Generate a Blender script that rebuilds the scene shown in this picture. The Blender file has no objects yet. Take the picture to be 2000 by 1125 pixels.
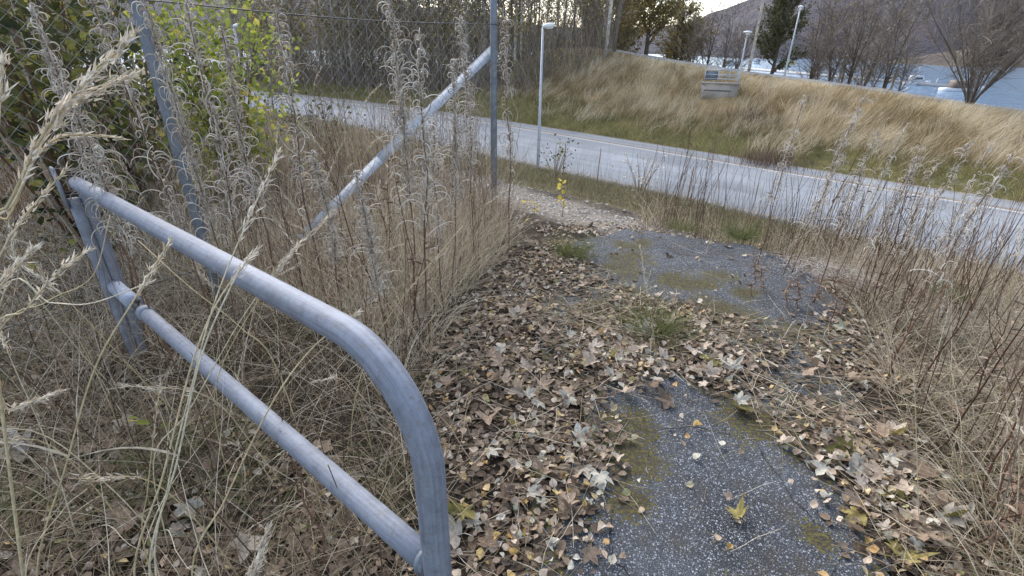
import bpy, math
import numpy as np
from math import radians, pi

sc = bpy.context.scene
COL = sc.collection

# ------------------------------------------------------------------ camera, sky, sun, exposure
F = 970.0; TH = math.atan(0.5); ROLL = radians(0.9); CH = 1.55
cam_d = bpy.data.cameras.new('camera'); cam = bpy.data.objects.new('camera', cam_d); COL.objects.link(cam)
cam_d.sensor_width = 36.0; cam_d.lens = F / 2000 * 36.0
cam_d.clip_start = 0.02; cam_d.clip_end = 6000
from mathutils import Matrix
cam.matrix_world = (Matrix.Translation((0, 0, CH)) @ Matrix.Rotation(pi/2 - TH, 4, 'X') @ Matrix.Rotation(ROLL, 4, 'Z'))
sc.camera = cam

SUN_EL, SUN_AZ = radians(40), radians(-25)      # azimuth clockwise from +Y
world = bpy.data.worlds.new('World'); sc.world = world; world.use_nodes = True
wn = world.node_tree; wn.nodes.clear()
sky = wn.nodes.new('ShaderNodeTexSky'); sky.sky_type = 'NISHITA'; sky.sun_disc = False
sky.sun_elevation = SUN_EL; sky.sun_rotation = SUN_AZ
sky.air_density = 1.0; sky.dust_density = 1.5; sky.ozone_density = 1.5
hs = wn.nodes.new('ShaderNodeHueSaturation'); hs.inputs['Saturation'].default_value = 0.66
bg = wn.nodes.new('ShaderNodeBackground'); bg.inputs['Strength'].default_value = 0.14
wo = wn.nodes.new('ShaderNodeOutputWorld')
wn.links.new(sky.outputs[0], hs.inputs['Color']); wn.links.new(hs.outputs[0], bg.inputs[0]); wn.links.new(bg.outputs[0], wo.inputs[0])
sun_d = bpy.data.lights.new('sun', 'SUN'); sun_d.energy = 1.3; sun_d.angle = radians(50); sun_d.color = (1, 0.93, 0.84)
sun = bpy.data.objects.new('sun', sun_d); COL.objects.link(sun)
sun.rotation_euler = (radians(90) - SUN_EL, 0, pi - SUN_AZ)
sc.view_settings.view_transform = 'Standard'; sc.view_settings.look = 'None'
sc.view_settings.exposure = 1.62; sc.view_settings.gamma = 1.0

R = np.random.default_rng(7)

# ------------------------------------------------------------------ surveying helpers (bearing of a sight line -> a point in the place)
def ray(px, py):
    x = px - 1000; y = py - 562.5
    c, s = math.cos(ROLL), math.sin(ROLL)
    xr = c*x + s*y; yr = -s*x + c*y
    return np.array([xr, F*math.cos(TH) - yr*math.sin(TH), -yr*math.cos(TH) - F*math.sin(TH)]) / F
def at_z(px, py, z=0.0):
    r = ray(px, py); return r*((z - CH)/r[2]) + np.array([0, 0, CH])
def at_depth(px, py, d): return ray(px, py)*d + np.array([0, 0, CH])
def at_dist(px, py, D):
    r = ray(px, py); return r*(D/math.hypot(r[0], r[1])) + np.array([0, 0, CH])
def poly(*pts): return np.array([at_z(*p)[:2] for p in pts])

# road frame: s across the road (away from camera), u along it (to the left)
N_ = np.array([.692, .722]); N_ = N_/np.hypot(*N_); T_ = np.array([-N_[1], N_[0]])
def bendu(u):
    w = np.clip(u - 20, 0, 45); return .0050*w*w + np.clip(u - 65, 0, None)*.45
def us(x, y):
    u = T_[0]*x + T_[1]*y; return u, N_[0]*x + N_[1]*y + bendu(u)
def xy(u, s):
    s = s - bendu(u); return T_[0]*u + N_[0]*s, T_[1]*u + N_[1]*s

def _h(i, j, k):
    n = (i*374761393 + j*668265263 + k*1442695041) & 0xffffffff
    n = ((n ^ (n >> 13))*1274126177) & 0xffffffff
    return ((n ^ (n >> 16)) & 0xffff)/65535.0
def vnoise(x, y, k=0):
    x = np.asarray(x, float); y = np.asarray(y, float)
    i = np.floor(x).astype(np.int64); j = np.floor(y).astype(np.int64)
    fx = x - i; fy = y - j; fx = fx*fx*(3 - 2*fx); fy = fy*fy*(3 - 2*fy)
    a = _h(i, j, k); b = _h(i+1, j, k); c = _h(i, j+1, k); d = _h(i+1, j+1, k)
    return (a*(1-fx) + b*fx)*(1-fy) + (c*(1-fx) + d*fx)*fy
def fbm(x, y, k=0, o=4):
    t = 0; a = .5
    for q in range(o):
        t = t + a*(vnoise(x*2**q, y*2**q, k+q) - .5); a *= .5
    return t

def inpoly(P, x, y):
    x = np.asarray(x); y = np.asarray(y); r = np.zeros(x.shape, bool); n = len(P)
    for a in range(n):
        x1, y1 = P[a]; x2, y2 = P[(a+1) % n]
        c = ((y1 > y) != (y2 > y)) & (x < (x2-x1)*(y-y1)/((y2-y1) + 1e-12) + x1)
        r ^= c
    return r

def path_z(u):
    return np.interp(u, [-30, -5, -.2, 1.9, 5.4, 8.7, 11.9, 16.4, 21.7, 25, 34, 60, 120], [-1.6, -1.3, -.95, -.78, -.44, -.18, .03, .47, 1.02, .9, -1.2, -1.8, -3])
def zter(u, s):
    """terrain height at road frame coordinates"""
    u = np.asarray(u, float); s = np.asarray(s, float)
    near = np.interp(s, [-60, 3.3, 4.6, 5.4, 13.4, 14.3], [0, 0, -.14, -.42, -2.6, -2.8])
    k = np.clip((u - 6.5)/14, 0, 1); near = np.minimum(near, near*(1-k) + k*(-2.8))
    k2 = np.clip((-u - 6)/14, 0, 1); near = np.minimum(near, near*(1-k2*.5) - k2*1.2)
    near = np.where(s > 13.4, np.minimum(near, -2.6), near)
    pz = path_z(u)
    a = np.clip((s - 22.3)/7.2, 0, 1); a = a**1.25
    bank = -2.8 + (pz + 2.8)*a
    far = np.interp(s, [32.6, 38, 60, 66, 300], [0, -.9, -5.4, -9, -30])
    far = np.where(s > 32.6, np.minimum(pz, pz*np.clip((60-s)/28, 0, 1)) + far, pz)
    z = np.where(s < 14.3, near, np.where(s < 22.3, -2.8, np.where(s < 30, bank, far)))
    x, y = xy(u, s); r = np.hypot(x, y)
    z = z - np.clip((r - 85)/25, 0, 1)*9
    am = np.where((s > 13.8) & (s < 22.6), 0, np.where(s < 4.6, .05, .22))
    fr = np.where(s < 4.6, 3.1, .8)
    z = z + am*fbm(x*fr, y*fr, 3)*np.where((s > 29.5) & (s < 33), 0, 1)
    return z
def ground(x, y):
    u, s = us(x, y); return zter(u, s)

def ground_hit(px, py, lo=6, hi=70):
    """where the sight line meets the terrain"""
    r = ray(px, py); t = np.linspace(lo, hi, 4000); P = r[None]*t[:, None] + [0, 0, CH]
    k = np.argmax(P[:, 2] < ground(P[:, 0], P[:, 1])); return np.array([P[k, 0], P[k, 1], float(ground(P[k, 0], P[k, 1]))])

# ------------------------------------------------------------------ mesh builder
class MB:
    def __init__(self): self.v = []; self.f = []; self.t = []; self.m = []; self.n = 0
    def add(self, v, f, tint=.5, mi=0):
        v = np.asarray(v, np.float32).reshape(-1, 3); f = np.asarray(f, np.int64)
        if f.shape[1] == 3: f = np.concatenate([f, np.full((len(f), 1), -1 - self.n)], 1)
        self.v.append(v); self.f.append(f + self.n)
        self.t.append(np.broadcast_to(np.asarray(tint, np.float32), (len(v),)))
        self.m.append(np.full(len(f), mi, np.int32)); self.n += len(v)
    def box(self, c, sx, sy, sz, M=None, tint=.5, mi=0):
        v = np.array([[a*sx/2, b*sy/2, d*sz/2] for a in (-1, 1) for b in (-1, 1) for d in (-1, 1)])
        if M is not None: v = v @ np.asarray(M).T
        v = v + np.asarray(c)
        self.add(v, [[0,1,3,2],[4,6,7,5],[0,4,5,1],[2,3,7,6],[0,2,6,4],[1,5,7,3]], tint, mi)
    def tube(self, P, rad, n=8, caps=True, tint=.5, mi=0, flat=1.0):
        P = np.asarray(P, float); k = len(P); rad = np.broadcast_to(np.asarray(rad, float), (k,))
        d = np.gradient(P, axis=0); d /= np.linalg.norm(d, axis=1)[:, None] + 1e-12
        a = np.array([0, 0, 1.0]) if abs(d[0][2]) < .9 else np.array([1.0, 0, 0])
        fr = []
        for i in range(k):
            a = a - d[i]*np.dot(a, d[i]); a /= np.linalg.norm(a) + 1e-12; fr.append(a)
        A = np.array(fr); B = np.cross(d, A)
        th = np.arange(n)*2*pi/n
        v = P[:, None] + rad[:, None, None]*(A[:, None]*np.cos(th)[None, :, None] + flat*B[:, None]*np.sin(th)[None, :, None])
        i = np.arange(k-1)[:, None]*n; j = np.arange(n)[None]; j2 = (j+1) % n
        f = np.stack([i+j, i+j2, i+n+j2, i+n+j], -1).reshape(-1, 4)
        v = v.reshape(-1, 3); nv = len(v)
        if caps:
            v = np.concatenate([v, P[[0]], P[[-1]]])
            jj = np.arange(n)
            c0 = np.stack([(jj+1) % n, jj, np.full(n, nv)], 1); o = (k-1)*n
            c1 = np.stack([o+jj, o+(jj+1) % n, np.full(n, nv+1)], 1)
            self.add(v, f, tint, mi)
            base = self.n - len(v)
            tr = np.concatenate([c0, c1]); tr = np.concatenate([tr, np.full((len(tr), 1), -1-base)], 1)
            self.f.append(tr + base); self.m.append(np.full(len(tr), mi, np.int32))
        else: self.add(v, f, tint, mi)
    def blades(self, base, L, az, lean, bend, w, tint, segs=4, twist=None, taper=.12, mi=0):
        """many ribbons at once: base (N,3); lean from vertical; bend = extra angle gathered along the length"""
        N = len(base)
        if N == 0: return
        L, az, lean, bend, w, tint = [np.broadcast_to(np.asarray(q, float), (N,)) for q in (L, az, lean, bend, w, tint)]
        t = np.linspace(0, 1, segs+1); ang = lean[:, None] + bend[:, None]*t[None]
        mid = (ang[:, 1:] + ang[:, :-1])/2; st = L[:, None]/segs
        hx = np.concatenate([np.zeros((N, 1)), np.cumsum(np.sin(mid)*st, 1)], 1)
        hz = np.concatenate([np.zeros((N, 1)), np.cumsum(np.cos(mid)*st, 1)], 1)
        ca, sa = np.cos(az), np.sin(az)
        wob = .03*L[:, None]*np.sin(t[None]*6 + R.random((N, 1))*6)*t[None]
        c = np.stack([base[:, 0:1] + hx*ca[:, None] - wob*sa[:, None], base[:, 1:2] + hx*sa[:, None] + wob*ca[:, None], base[:, 2:3] + hz], -1)
        tw = R.random(N)*pi if twist is None else np.broadcast_to(twist, (N,))
        up = np.stack([-np.cos(ang)*ca[:, None], -np.cos(ang)*sa[:, None], np.sin(ang)], -1)
        side = np.stack([-sa, ca, 0*sa], -1)[:, None]*np.cos(tw)[:, None, None] + up*np.sin(tw)[:, None, None]
        prof = (1 - t*(1-taper))*np.minimum(1, .55 + t*3)
        hw = .5*w[:, None, None]*prof[None, :, None]
        v = np.stack([c - side*hw, c + side*hw], 2).reshape(-1, 3)
        o = (np.arange(N)*(segs+1)*2)[:, None]; k = np.arange(segs)[None]*2
        f = np.stack([o+k, o+k+1, o+k+3, o+k+2], -1).reshape(-1, 4)
        self.add(v, f, np.repeat(tint, (segs+1)*2), mi)
    def scatter(self, V, Fq, pos, rot, scale, tint, mi=0):
        """copies of one small shape: V (k,3), Fq (m,4|3), pos (N,3), rot (N,3,3)"""
        N = len(pos); k = len(V)
        if N == 0: return
        v = np.einsum('nij,kj->nki', rot, V)*np.asarray(scale)[:, None, None] + pos[:, None]
        f = (np.arange(N)*k)[:, None, None] + np.asarray(Fq)[None]
        self.add(v.reshape(-1, 3), f.reshape(-1, np.asarray(Fq).shape[1]), np.repeat(np.broadcast_to(tint, (N,)), k), mi)
    def mesh(self, name, mats, smooth=False):
        me = bpy.data.meshes.new(name)
        v = np.concatenate(self.v); f = np.concatenate(self.f); mi = np.concatenate(self.m)
        tri = f[:, 3] < 0
        tot = np.where(tri, 3, 4); keep = np.ones(f.shape, bool); keep[tri, 3] = False
        idx = f[keep]; st = np.concatenate([[0], np.cumsum(tot)[:-1]])
        me.vertices.add(len(v)); me.vertices.foreach_set('co', v.astype(np.float32).ravel())
        me.loops.add(len(idx)); me.loops.foreach_set('vertex_index', idx.astype(np.int32))
        me.polygons.add(len(f)); me.polygons.foreach_set('loop_start', st.astype(np.int32)); me.polygons.foreach_set('loop_total', tot.astype(np.int32))
        me.polygons.foreach_set('material_index', mi)
        if smooth: me.polygons.foreach_set('use_smooth', np.ones(len(f), bool))
        a = me.attributes.new('tint', 'FLOAT', 'POINT'); a.data.foreach_set('value', np.concatenate(self.t).astype(np.float32))
        me.update(calc_edges=True); me.validate()
        for m in (mats if isinstance(mats, (list, tuple)) else [mats]): me.materials.append(m)
        return me
    def build(self, name, mats, parent=None, smooth=False, kind=None):
        return link(name, self.mesh(name, mats, smooth), parent, kind)

def link(name, me, parent=None, kind=None):
    o = bpy.data.objects.new(name, me); COL.objects.link(o)
    if parent is not None: o.parent = parent
    if kind: o['kind'] = kind
    return o
def tag(o, label, cat, group=None):
    o['label'] = label; o['category'] = cat
    if group: o['group'] = group
    return o
def thing(name, label, cat, loc=(0, 0, 0), rz=0, group=None):
    o = bpy.data.objects.new(name, None); COL.objects.link(o)
    o.location = [float(q) for q in loc]; o.rotation_euler = (0, 0, rz); o.empty_display_size = .1
    o['kind'] = 'thing'
    return tag(o, label, cat, group)
def dup(o, parent=None):
    c = o.copy(); COL.objects.link(c)
    if parent is not None: c.parent = parent
    for ch in [q for q in bpy.data.objects if q.parent == o] if o.type == 'EMPTY' else []: dup(ch, c)
    return c
def smoothpath(P, n=24):
    P = np.asarray(P, float); k = len(P)
    if k == 2: return P[0] + (P[1]-P[0])*np.linspace(0, 1, n)[:, None]
    Q = np.concatenate([[2*P[0]-P[1]], P, [2*P[-1]-P[-2]]]); out = []
    for t in np.linspace(0, k-1-1e-6, n):
        i = int(t); f = t - i; a, b, c, d = Q[i:i+4]
        out.append(.5*(2*b + (c-a)*f + (2*a-5*b+4*c-d)*f*f + (3*b-a-3*c+d)*f**3))
    return np.array(out)
def rots(N, tilt):
    """random rotations: yaw free, tilted by up to `tilt`"""
    y = R.random(N)*2*pi; a = R.random(N)*2*pi; t = tilt*np.sqrt(R.random(N))
    cy, sy = np.cos(y), np.sin(y); Z = np.zeros(N); O = np.ones(N)
    Ry = np.stack([np.stack([cy, -sy, Z], -1), np.stack([sy, cy, Z], -1), np.stack([Z, Z, O], -1)], 1)
    ax = np.stack([np.cos(a), np.sin(a), Z], -1); c, s = np.cos(t), np.sin(t)
    K = np.zeros((N, 3, 3)); K[:, 0, 2] = ax[:, 1]; K[:, 1, 2] = -ax[:, 0]; K[:, 2, 0] = -ax[:, 1]; K[:, 2, 1] = ax[:, 0]
    Rt = np.eye(3)[None] + s[:, None, None]*K + (1-c)[:, None, None]*(K @ K)
    return Rt @ Ry
def randpts(P, n, dens=None):
    lo, hi = P.min(0), P.max(0); out = []
    got = 0
    while got < n:
        q = lo + (hi-lo)*R.random((max(n*2, 64), 2)); q = q[inpoly(P, q[:, 0], q[:, 1])]
        if dens is not None: q = q[R.random(len(q)) < dens(q[:, 0], q[:, 1])]
        out.append(q); got += len(q)
        if len(out) > 60: break
    return np.concatenate(out)[:n]
def g3(q, dz=0.0):
    return np.concatenate([q, (ground(q[:, 0], q[:, 1]) + dz)[:, None]], 1)

# ------------------------------------------------------------------ materials
def newmat(name):
    m = bpy.data.materials.new(name); m.use_nodes = True; nt = m.node_tree; nt.nodes.clear()
    return m, nt, nt.nodes.new('ShaderNodeOutputMaterial')
def nd(nt, typ, **kw):
    n = nt.nodes.new(typ)
    for k, v in kw.items():
        if k in n.inputs: n.inputs[k].default_value = v
        else: setattr(n, k, v)
    return n
def ramp(nt, stops, fac, interp='LINEAR'):
    r = nt.nodes.new('ShaderNodeValToRGB'); r.color_ramp.interpolation = interp; e = r.color_ramp.elements
    while len(e) < len(stops): e.new(.5)
    for q, (p, c) in zip(e, stops): q.position = p; q.color = (*c, 1)
    nt.links.new(fac, r.inputs[0]); return r
def mix(nt, a, b, fac, mode='MIX'):
    m = nt.nodes.new('ShaderNodeMix'); m.data_type = 'RGBA'; m.blend_type = mode
    for s, q in ((6, a), (7, b), (0, fac)):
        if isinstance(q, (int, float)): m.inputs[s].default_value = q
        elif isinstance(q, tuple): m.inputs[s].default_value = (*q, 1)
        else: nt.links.new(q, m.inputs[s])
    return m.outputs[2]
def plant(name, stops, src='tint', transl=.3, rough=.75, mottle=.35, mscale=60):
    """dry plant matter: colour picked per blade or leaf (or per object), with small blotches"""
    m, nt, out = newmat(name); L = nt.links
    if src == 'tint': f = nd(nt, 'ShaderNodeAttribute', attribute_name='tint').outputs['Fac']
    else: f = nd(nt, 'ShaderNodeObjectInfo').outputs['Random']
    c = ramp(nt, stops, f).outputs[0]
    tc = nd(nt, 'ShaderNodeTexCoord'); no = nd(nt, 'ShaderNodeTexNoise', Scale=float(mscale), Detail=4.0); L.new(tc.outputs['Object'], no.inputs['Vector'])
    rr = ramp(nt, [(.3, (1-mottle,)*3), (.7, (1+mottle*.6,)*3)], no.outputs[0]).outputs[0]
    c = mix(nt, c, rr, 1.0, 'MULTIPLY')
    b = nd(nt, 'ShaderNodeBsdfPrincipled', Roughness=rough); b.inputs['Specular IOR Level'].default_value = .3
    L.new(c, b.inputs['Base Color'])
    if transl > 0:
        t = nd(nt, 'ShaderNodeBsdfTranslucent'); L.new(c, t.inputs[0]); ms = nd(nt, 'ShaderNodeMixShader'); ms.inputs[0].default_value = transl
        L.new(b.outputs[0], ms.inputs[1]); L.new(t.outputs[0], ms.inputs[2]); L.new(ms.outputs[0], out.inputs[0])
    else: L.new(b.outputs[0], out.inputs[0])
    return m
def solid(name, c1, c2, scale, rough=.6, metal=0.0, bump=0.0, stretch=(1, 1, 1), spec=.5, detail=6.0):
    m, nt, out = newmat(name); L = nt.links
    tc = nd(nt, 'ShaderNodeTexCoord'); mp = nd(nt, 'ShaderNodeMapping'); mp.inputs['Scale'].default_value = stretch
    L.new(tc.outputs['Object'], mp.inputs[0])
    no = nd(nt, 'ShaderNodeTexNoise', Scale=float(scale), Detail=detail, Roughness=.65); L.new(mp.outputs[0], no.inputs['Vector'])
    r = ramp(nt, [(.3, c1), (.7, c2)], no.outputs[0])
    b = nd(nt, 'ShaderNodeBsdfPrincipled', Roughness=rough, Metallic=metal); b.inputs['Specular IOR Level'].default_value = spec
    L.new(r.outputs[0], b.inputs['Base Color'])
    if bump:
        bp = nd(nt, 'ShaderNodeBump', Strength=bump, Distance=.01); L.new(no.outputs[0], bp.inputs['Height']); L.new(bp.outputs[0], b.inputs['Normal'])
    L.new(b.outputs[0], out.inputs[0]); return m

def galv_mat(name, tint=1.0):
    m, nt, out = newmat(name); L = nt.links
    tc = nd(nt, 'ShaderNodeTexCoord')
    n1 = nd(nt, 'ShaderNodeTexNoise', Scale=26.0, Detail=8.0, Roughness=.75); L.new(tc.outputs['Object'], n1.inputs['Vector'])
    # dirt streaks drawn out along the pipe (uv: x along, y round)
    uv = nd(nt, 'ShaderNodeAttribute', attribute_name='tint')
    cx = nd(nt, 'ShaderNodeCombineXYZ'); L.new(uv.outputs['Fac'], cx.inputs[0])
    sepn = nd(nt, 'ShaderNodeTexNoise', Scale=1.3, Detail=3.0); L.new(tc.outputs['Object'], sepn.inputs['Vector']); L.new(sepn.outputs[0], cx.inputs[1])
    n2 = nd(nt, 'ShaderNodeTexNoise', Scale=9.0, Detail=5.0, Roughness=.75); L.new(cx.outputs[0], n2.inputs['Vector'])
    c = ramp(nt, [(.25, (.15*tint, .165*tint, .20*tint)), (.75, (.31*tint, .335*tint, .39*tint))], n2.outputs[0]).outputs[0]
    c = mix(nt, c, ramp(nt, [(.34, (.62, .62, .62)), (.5, (.92, .92, .92)), (.66, (1.14, 1.14, 1.14))], n1.outputs[0]).outputs[0], .9, 'MULTIPLY')
    n3 = nd(nt, 'ShaderNodeTexNoise', Scale=85.0, Detail=3.0); L.new(tc.outputs['Object'], n3.inputs['Vector'])
    c = mix(nt, c, (.20, .18, .15), ramp(nt, [(.61, (0, 0, 0)), (.70, (.75, .75, .75))], n3.outputs[0]).outputs[0])
    b = nd(nt, 'ShaderNodeBsdfPrincipled', Metallic=.25, Roughness=.5); L.new(c, b.inputs['Base Color'])
    rr = ramp(nt, [(.3, (.62,)*3), (.7, (.85,)*3)], n1.outputs[0]); L.new(rr.outputs[0], b.inputs['Roughness'])
    bp = nd(nt, 'ShaderNodeBump', Strength=.25, Distance=.002); L.new(n3.outputs[0], bp.inputs['Height']); L.new(bp.outputs[0], b.inputs['Normal'])
    L.new(b.outputs[0], out.inputs[0]); return m

STRAW = (.42, .33, .20); PALE = (.55, .47, .34); BROWN = (.16, .10, .06); GREY = (.30, .26, .21); OLIVE = (.12, .13, .045); GREEN = (.10, .15, .04)
M = {}
M['galv'] = galv_mat('galvanised steel')
M['galv_light'] = galv_mat('bright galvanised steel', 1.6)
M['brace'] = solid('pale galvanised brace', (.40, .43, .48), (.52, .55, .60), 7, .55, .1)
M['galv_dark'] = solid('weathered grey steel post', (.12, .14, .17), (.24, .27, .31), 14, .55, .4)
M['wire'] = solid('fence wire', (.15, .155, .155), (.32, .33, .33), 30, .6, .2)
M['wire_dark'] = solid('dark tension wire', (.03, .03, .035), (.07, .07, .075), 30, .6)
M['bolt'] = solid('rusty bolt steel', (.03, .028, .03), (.10, .085, .075), 60, .6, .4)
M['grass_dry'] = plant('dead grass', [(0, (.15, .11, .07)), (.25, (.30, .24, .16)), (.55, (.42, .345, .235)), (.8, (.62, .55, .43)), (.9, (.70, .63, .50)), (.93, OLIVE), (1, (.14, .18, .06))], mottle=.3)
M['grass_green'] = plant('green grass', [(0, (.30, .25, .14)), (.3, (.14, .15, .055)), (.7, (.10, .14, .04)), (1, (.16, .20, .06))])
M['grass_verge'] = plant('verge grass', [(0, (.085, .07, .04)), (.3, (.15, .125, .07)), (.6, (.10, .11, .045)), (.8, (.30, .25, .16)), (1, (.075, .095, .035))])
M['grass_bank'] = plant('bank grass', [(0, (.17, .15, .065)), (.16, (.34, .24, .13)), (.4, (.53, .42, .26)), (.7, (.67, .57, .39)), (1, (.79, .71, .54))], transl=.25)
M['grass_bank_green'] = plant('bank foot grass', [(0, (.19, .15, .075)), (.35, (.19, .20, .07)), (.65, (.28, .265, .10)), (1, (.44, .37, .20))])
M['stem'] = plant('dead weed stem', [(0, (.075, .04, .026)), (.35, (.15, .09, .058)), (.65, (.29, .22, .155)), (1, (.45, .38, .29))], transl=0, rough=.7)
M['stem_obj'] = plant('dead weed stalk', [(0, (.06, .03, .02)), (.5, (.12, .06, .038)), (1, (.24, .15, .10))], src='obj', transl=0, rough=.7)
M['pod'] = plant('split seed pod', [(0, (.30, .25, .20)), (.4, (.51, .45, .38)), (.8, (.69, .64, .56)), (1, (.80, .77, .71))], transl=.25, mottle=.2)
M['fluff'] = plant('seed fluff', [(0, (.42, .38, .34)), (.5, (.58, .55, .51)), (1, (.74, .72, .69))], transl=.35, mottle=.15)
M['seedhead'] = plant('grass seed head', [(0, (.44, .37, .28)), (.5, (.62, .55, .45)), (1, (.76, .71, .62))], transl=.25, mottle=.25)
M['stalk'] = plant('straw stalk', [(0, (.48, .38, .20)), (.6, (.60, .50, .31)), (1, (.66, .60, .45))], src='obj', transl=.1, rough=.5)
LEAFST = [(0, (.075, .053, .036)), (.16, (.18, .13, .09)), (.34, (.37, .29, .215)), (.50, (.50, .405, .315)), (.68, (.62, .55, .46)), (.76, (.40, .42, .33)), (.81, (.42, .26, .11)), (.89, (.58, .44, .22)), (.95, (.62, .54, .36)), (1, (.22, .23, .07))]
M['litter'] = plant('leaf litter', LEAFST, transl=.2, mottle=.3, mscale=90)
M['maple_tan'] = plant('dry tan maple leaf', [(0, (.32, .235, .17)), (.5, (.46, .37, .285)), (1, (.58, .50, .41))], src='obj', transl=.25, mscale=70)
M['maple_grey'] = plant('pale grey green maple leaf', [(0, (.36, .33, .28)), (.5, (.46, .43, .36)), (1, (.53, .51, .43))], src='obj', transl=.25, mscale=70)
M['maple_brown'] = plant('brown maple leaf', [(0, (.14, .10, .07)), (.5, (.23, .165, .115)), (1, (.34, .26, .19))], src='obj', transl=.2, mscale=70)
M['maple_yellow'] = plant('olive yellow maple leaf', [(0, (.11, .105, .035)), (.5, (.22, .195, .06)), (1, (.36, .30, .11))], src='obj', transl=.3, mottle=.5, mscale=45)
M['birch_yellow'] = plant('yellow birch leaf', [(0, (.44, .28, .08)), (.5, (.55, .39, .14)), (1, (.60, .47, .22))], src='obj', transl=.3, mscale=110)
M['birch_tan'] = plant('tan birch leaf', [(0, (.36, .25, .17)), (.5, (.52, .40, .29)), (1, (.64, .55, .44))], src='obj', transl=.25, mscale=110)
M['birch_pale'] = plant('pale green birch leaf', [(0, (.42, .39, .31)), (.5, (.52, .50, .41)), (1, (.62, .60, .53))], src='obj', transl=.25, mscale=110)
M['moss'] = plant('moss', [(0, (.08, .07, .03)), (.35, (.16, .145, .04)), (.7, (.27, .255, .05)), (1, (.42, .38, .08))], transl=.1)
M['bark'] = plant('grey brown bark', [(0, (.07, .055, .045)), (.5, (.14, .115, .095)), (1, (.24, .21, .175))], transl=0, mottle=.45, mscale=9)
M['bark_pale'] = plant('pale birch bark', [(0, (.30, .27, .23)), (.5, (.42, .38, .33)), (1, (.58, .54, .48))], transl=0, mottle=.6, mscale=7)
M['twig'] = plant('bare twigs', [(0, (.11, .09, .075)), (.5, (.22, .185, .155)), (1, (.36, .315, .265))], transl=0)
M['leaf_autumn'] = plant('autumn leaves', [(0, (.14, .12, .05)), (.4, (.24, .20, .075)), (.75, (.38, .31, .11)), (1, (.48, .40, .17))], transl=.35)
M['leaf_dark'] = plant('dark olive leaves', [(0, (.045, .05, .02)), (.5, (.085, .09, .035)), (1, (.15, .15, .055))], transl=.2)
M['leaf_lime'] = plant('yellow green leaves', [(0, (.09, .12, .03)), (.35, (.20, .25, .045)), (.7, (.34, .38, .065)), (.9, (.46, .46, .09)), (1, (.52, .42, .10))], transl=.45)
M['leaf_mid'] = plant('mid green leaves', [(0, (.03, .036, .014)), (.5, (.06, .07, .022)), (.85, (.14, .145, .04)), (1, (.34, .32, .08))], transl=.35)
M['leaf_yellow'] = plant('bright yellow leaves', [(0, (.55, .42, .05)), (.5, (.66, .53, .07)), (1, (.70, .60, .14))], transl=.4)
M['leaf_white'] = plant('pale leaf undersides', [(0, (.55, .58, .48)), (.6, (.68, .70, .64)), (1, (.42, .46, .16))], transl=.3)
M['road_line'] = solid('worn white road paint', (.30, .31, .33), (.56, .57, .58), 6, .8)
M['road_dirt'] = solid('brown grit along the line', (.17, .14, .11), (.26, .225, .19), 5, .9)
M['concrete'] = solid('weathered concrete', (.26, .235, .205), (.42, .385, .345), 2.2, .85, 0, .3)
M['lamp_head'] = solid('lamp head shell', (.62, .64, .66), (.74, .76, .78), 8, .4)
M['lamp_glass'] = solid('lamp lens', (.75, .77, .78), (.82, .84, .85), 8, .2)
M['lamp_pole'] = solid('galvanised lamp pole', (.34, .37, .40), (.48, .51, .54), 6, .5, .4)
M['boat_white'] = solid('white boat hull', (.46, .48, .51), (.60, .62, .65), 1.5, .45)
M['boat_blue'] = solid('blue grey boat cover', (.30, .36, .44), (.42, .48, .56), 1.5, .6)
M['boat_brown'] = solid('brown boat canopy', (.12, .09, .075), (.18, .14, .115), 2, .7)
M['boat_glass'] = solid('boat window glass', (.03, .04, .05), (.06, .07, .08), 2, .1)
M['boat_yellow'] = solid('faded yellow boat cabin', (.50, .42, .12), (.60, .52, .2), 2, .5)
M['jetty'] = solid('grey jetty planks', (.30, .29, .28), (.44, .43, .42), 3, .8)

# ------------------------------------------------------------------ setting: ground
MOSS = [(1220, 520, 70, 26), (1350, 562, 60, 18), (1235, 585, 70, 26), (1225, 480, 50, 12), (1400, 545, 40, 12), (1220, 900, 75, 55), (1250, 830, 45, 40),
        (1240, 985, 50, 30), (1480, 830, 90, 40), (1580, 880, 80, 40), (1700, 930, 70, 60), (1120, 720, 130, 50), (1380, 640, 120, 40), (1180, 600, 110, 40), (1460, 580, 40, 14), (1600, 1060, 25, 30)]
MOSSW = []
for (mx, my, ma, mb) in MOSS:
    c = at_z(mx, my); a = at_z(mx+ma, my); b = at_z(mx, my-mb); MOSSW.append((c[0], c[1], np.linalg.norm(a-c), np.linalg.norm(b-c)))
DZ1 = poly((860, 1250), (860, 900), (850, 640), (1000, 480), (1110, 465), (1150, 520), (1270, 610), (1330, 660), (1250, 735), (1180, 780), (1240, 860), (1190, 960), (1110, 1050), (1080, 1250))
DZ2 = poly((1000, 600), (1330, 600), (1450, 640), (1800, 600), (1960, 1250), (1740, 1250), (1670, 1010), (1610, 925), (1520, 850), (1440, 790), (1340, 735), (1150, 735))
def mossf(x, y):
    m = np.zeros(np.shape(x))
    for cx, cy, a, b in MOSSW:
        d = np.hypot((x-cx)/a + fbm(x*3.1, y*3.1, 23)*1.5, (y-cy)/b + fbm(x*3.1, y*3.1, 27)*1.5); m = np.maximum(m, np.clip(1.5 - d, 0, 1))
    z = np.maximum(inpoly(DZ1, x + fbm(x*3, y*3, 25)*.4, y + fbm(x*3, y*3, 26)*.4), inpoly(DZ2, x + fbm(x*3, y*3, 28)*.35, y + fbm(x*3, y*3, 29)*.35))
    return np.clip(np.maximum(m*.8, .52*z) + fbm(x*7, y*7, 21)*1.1 - .08, 0, 1)

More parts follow.
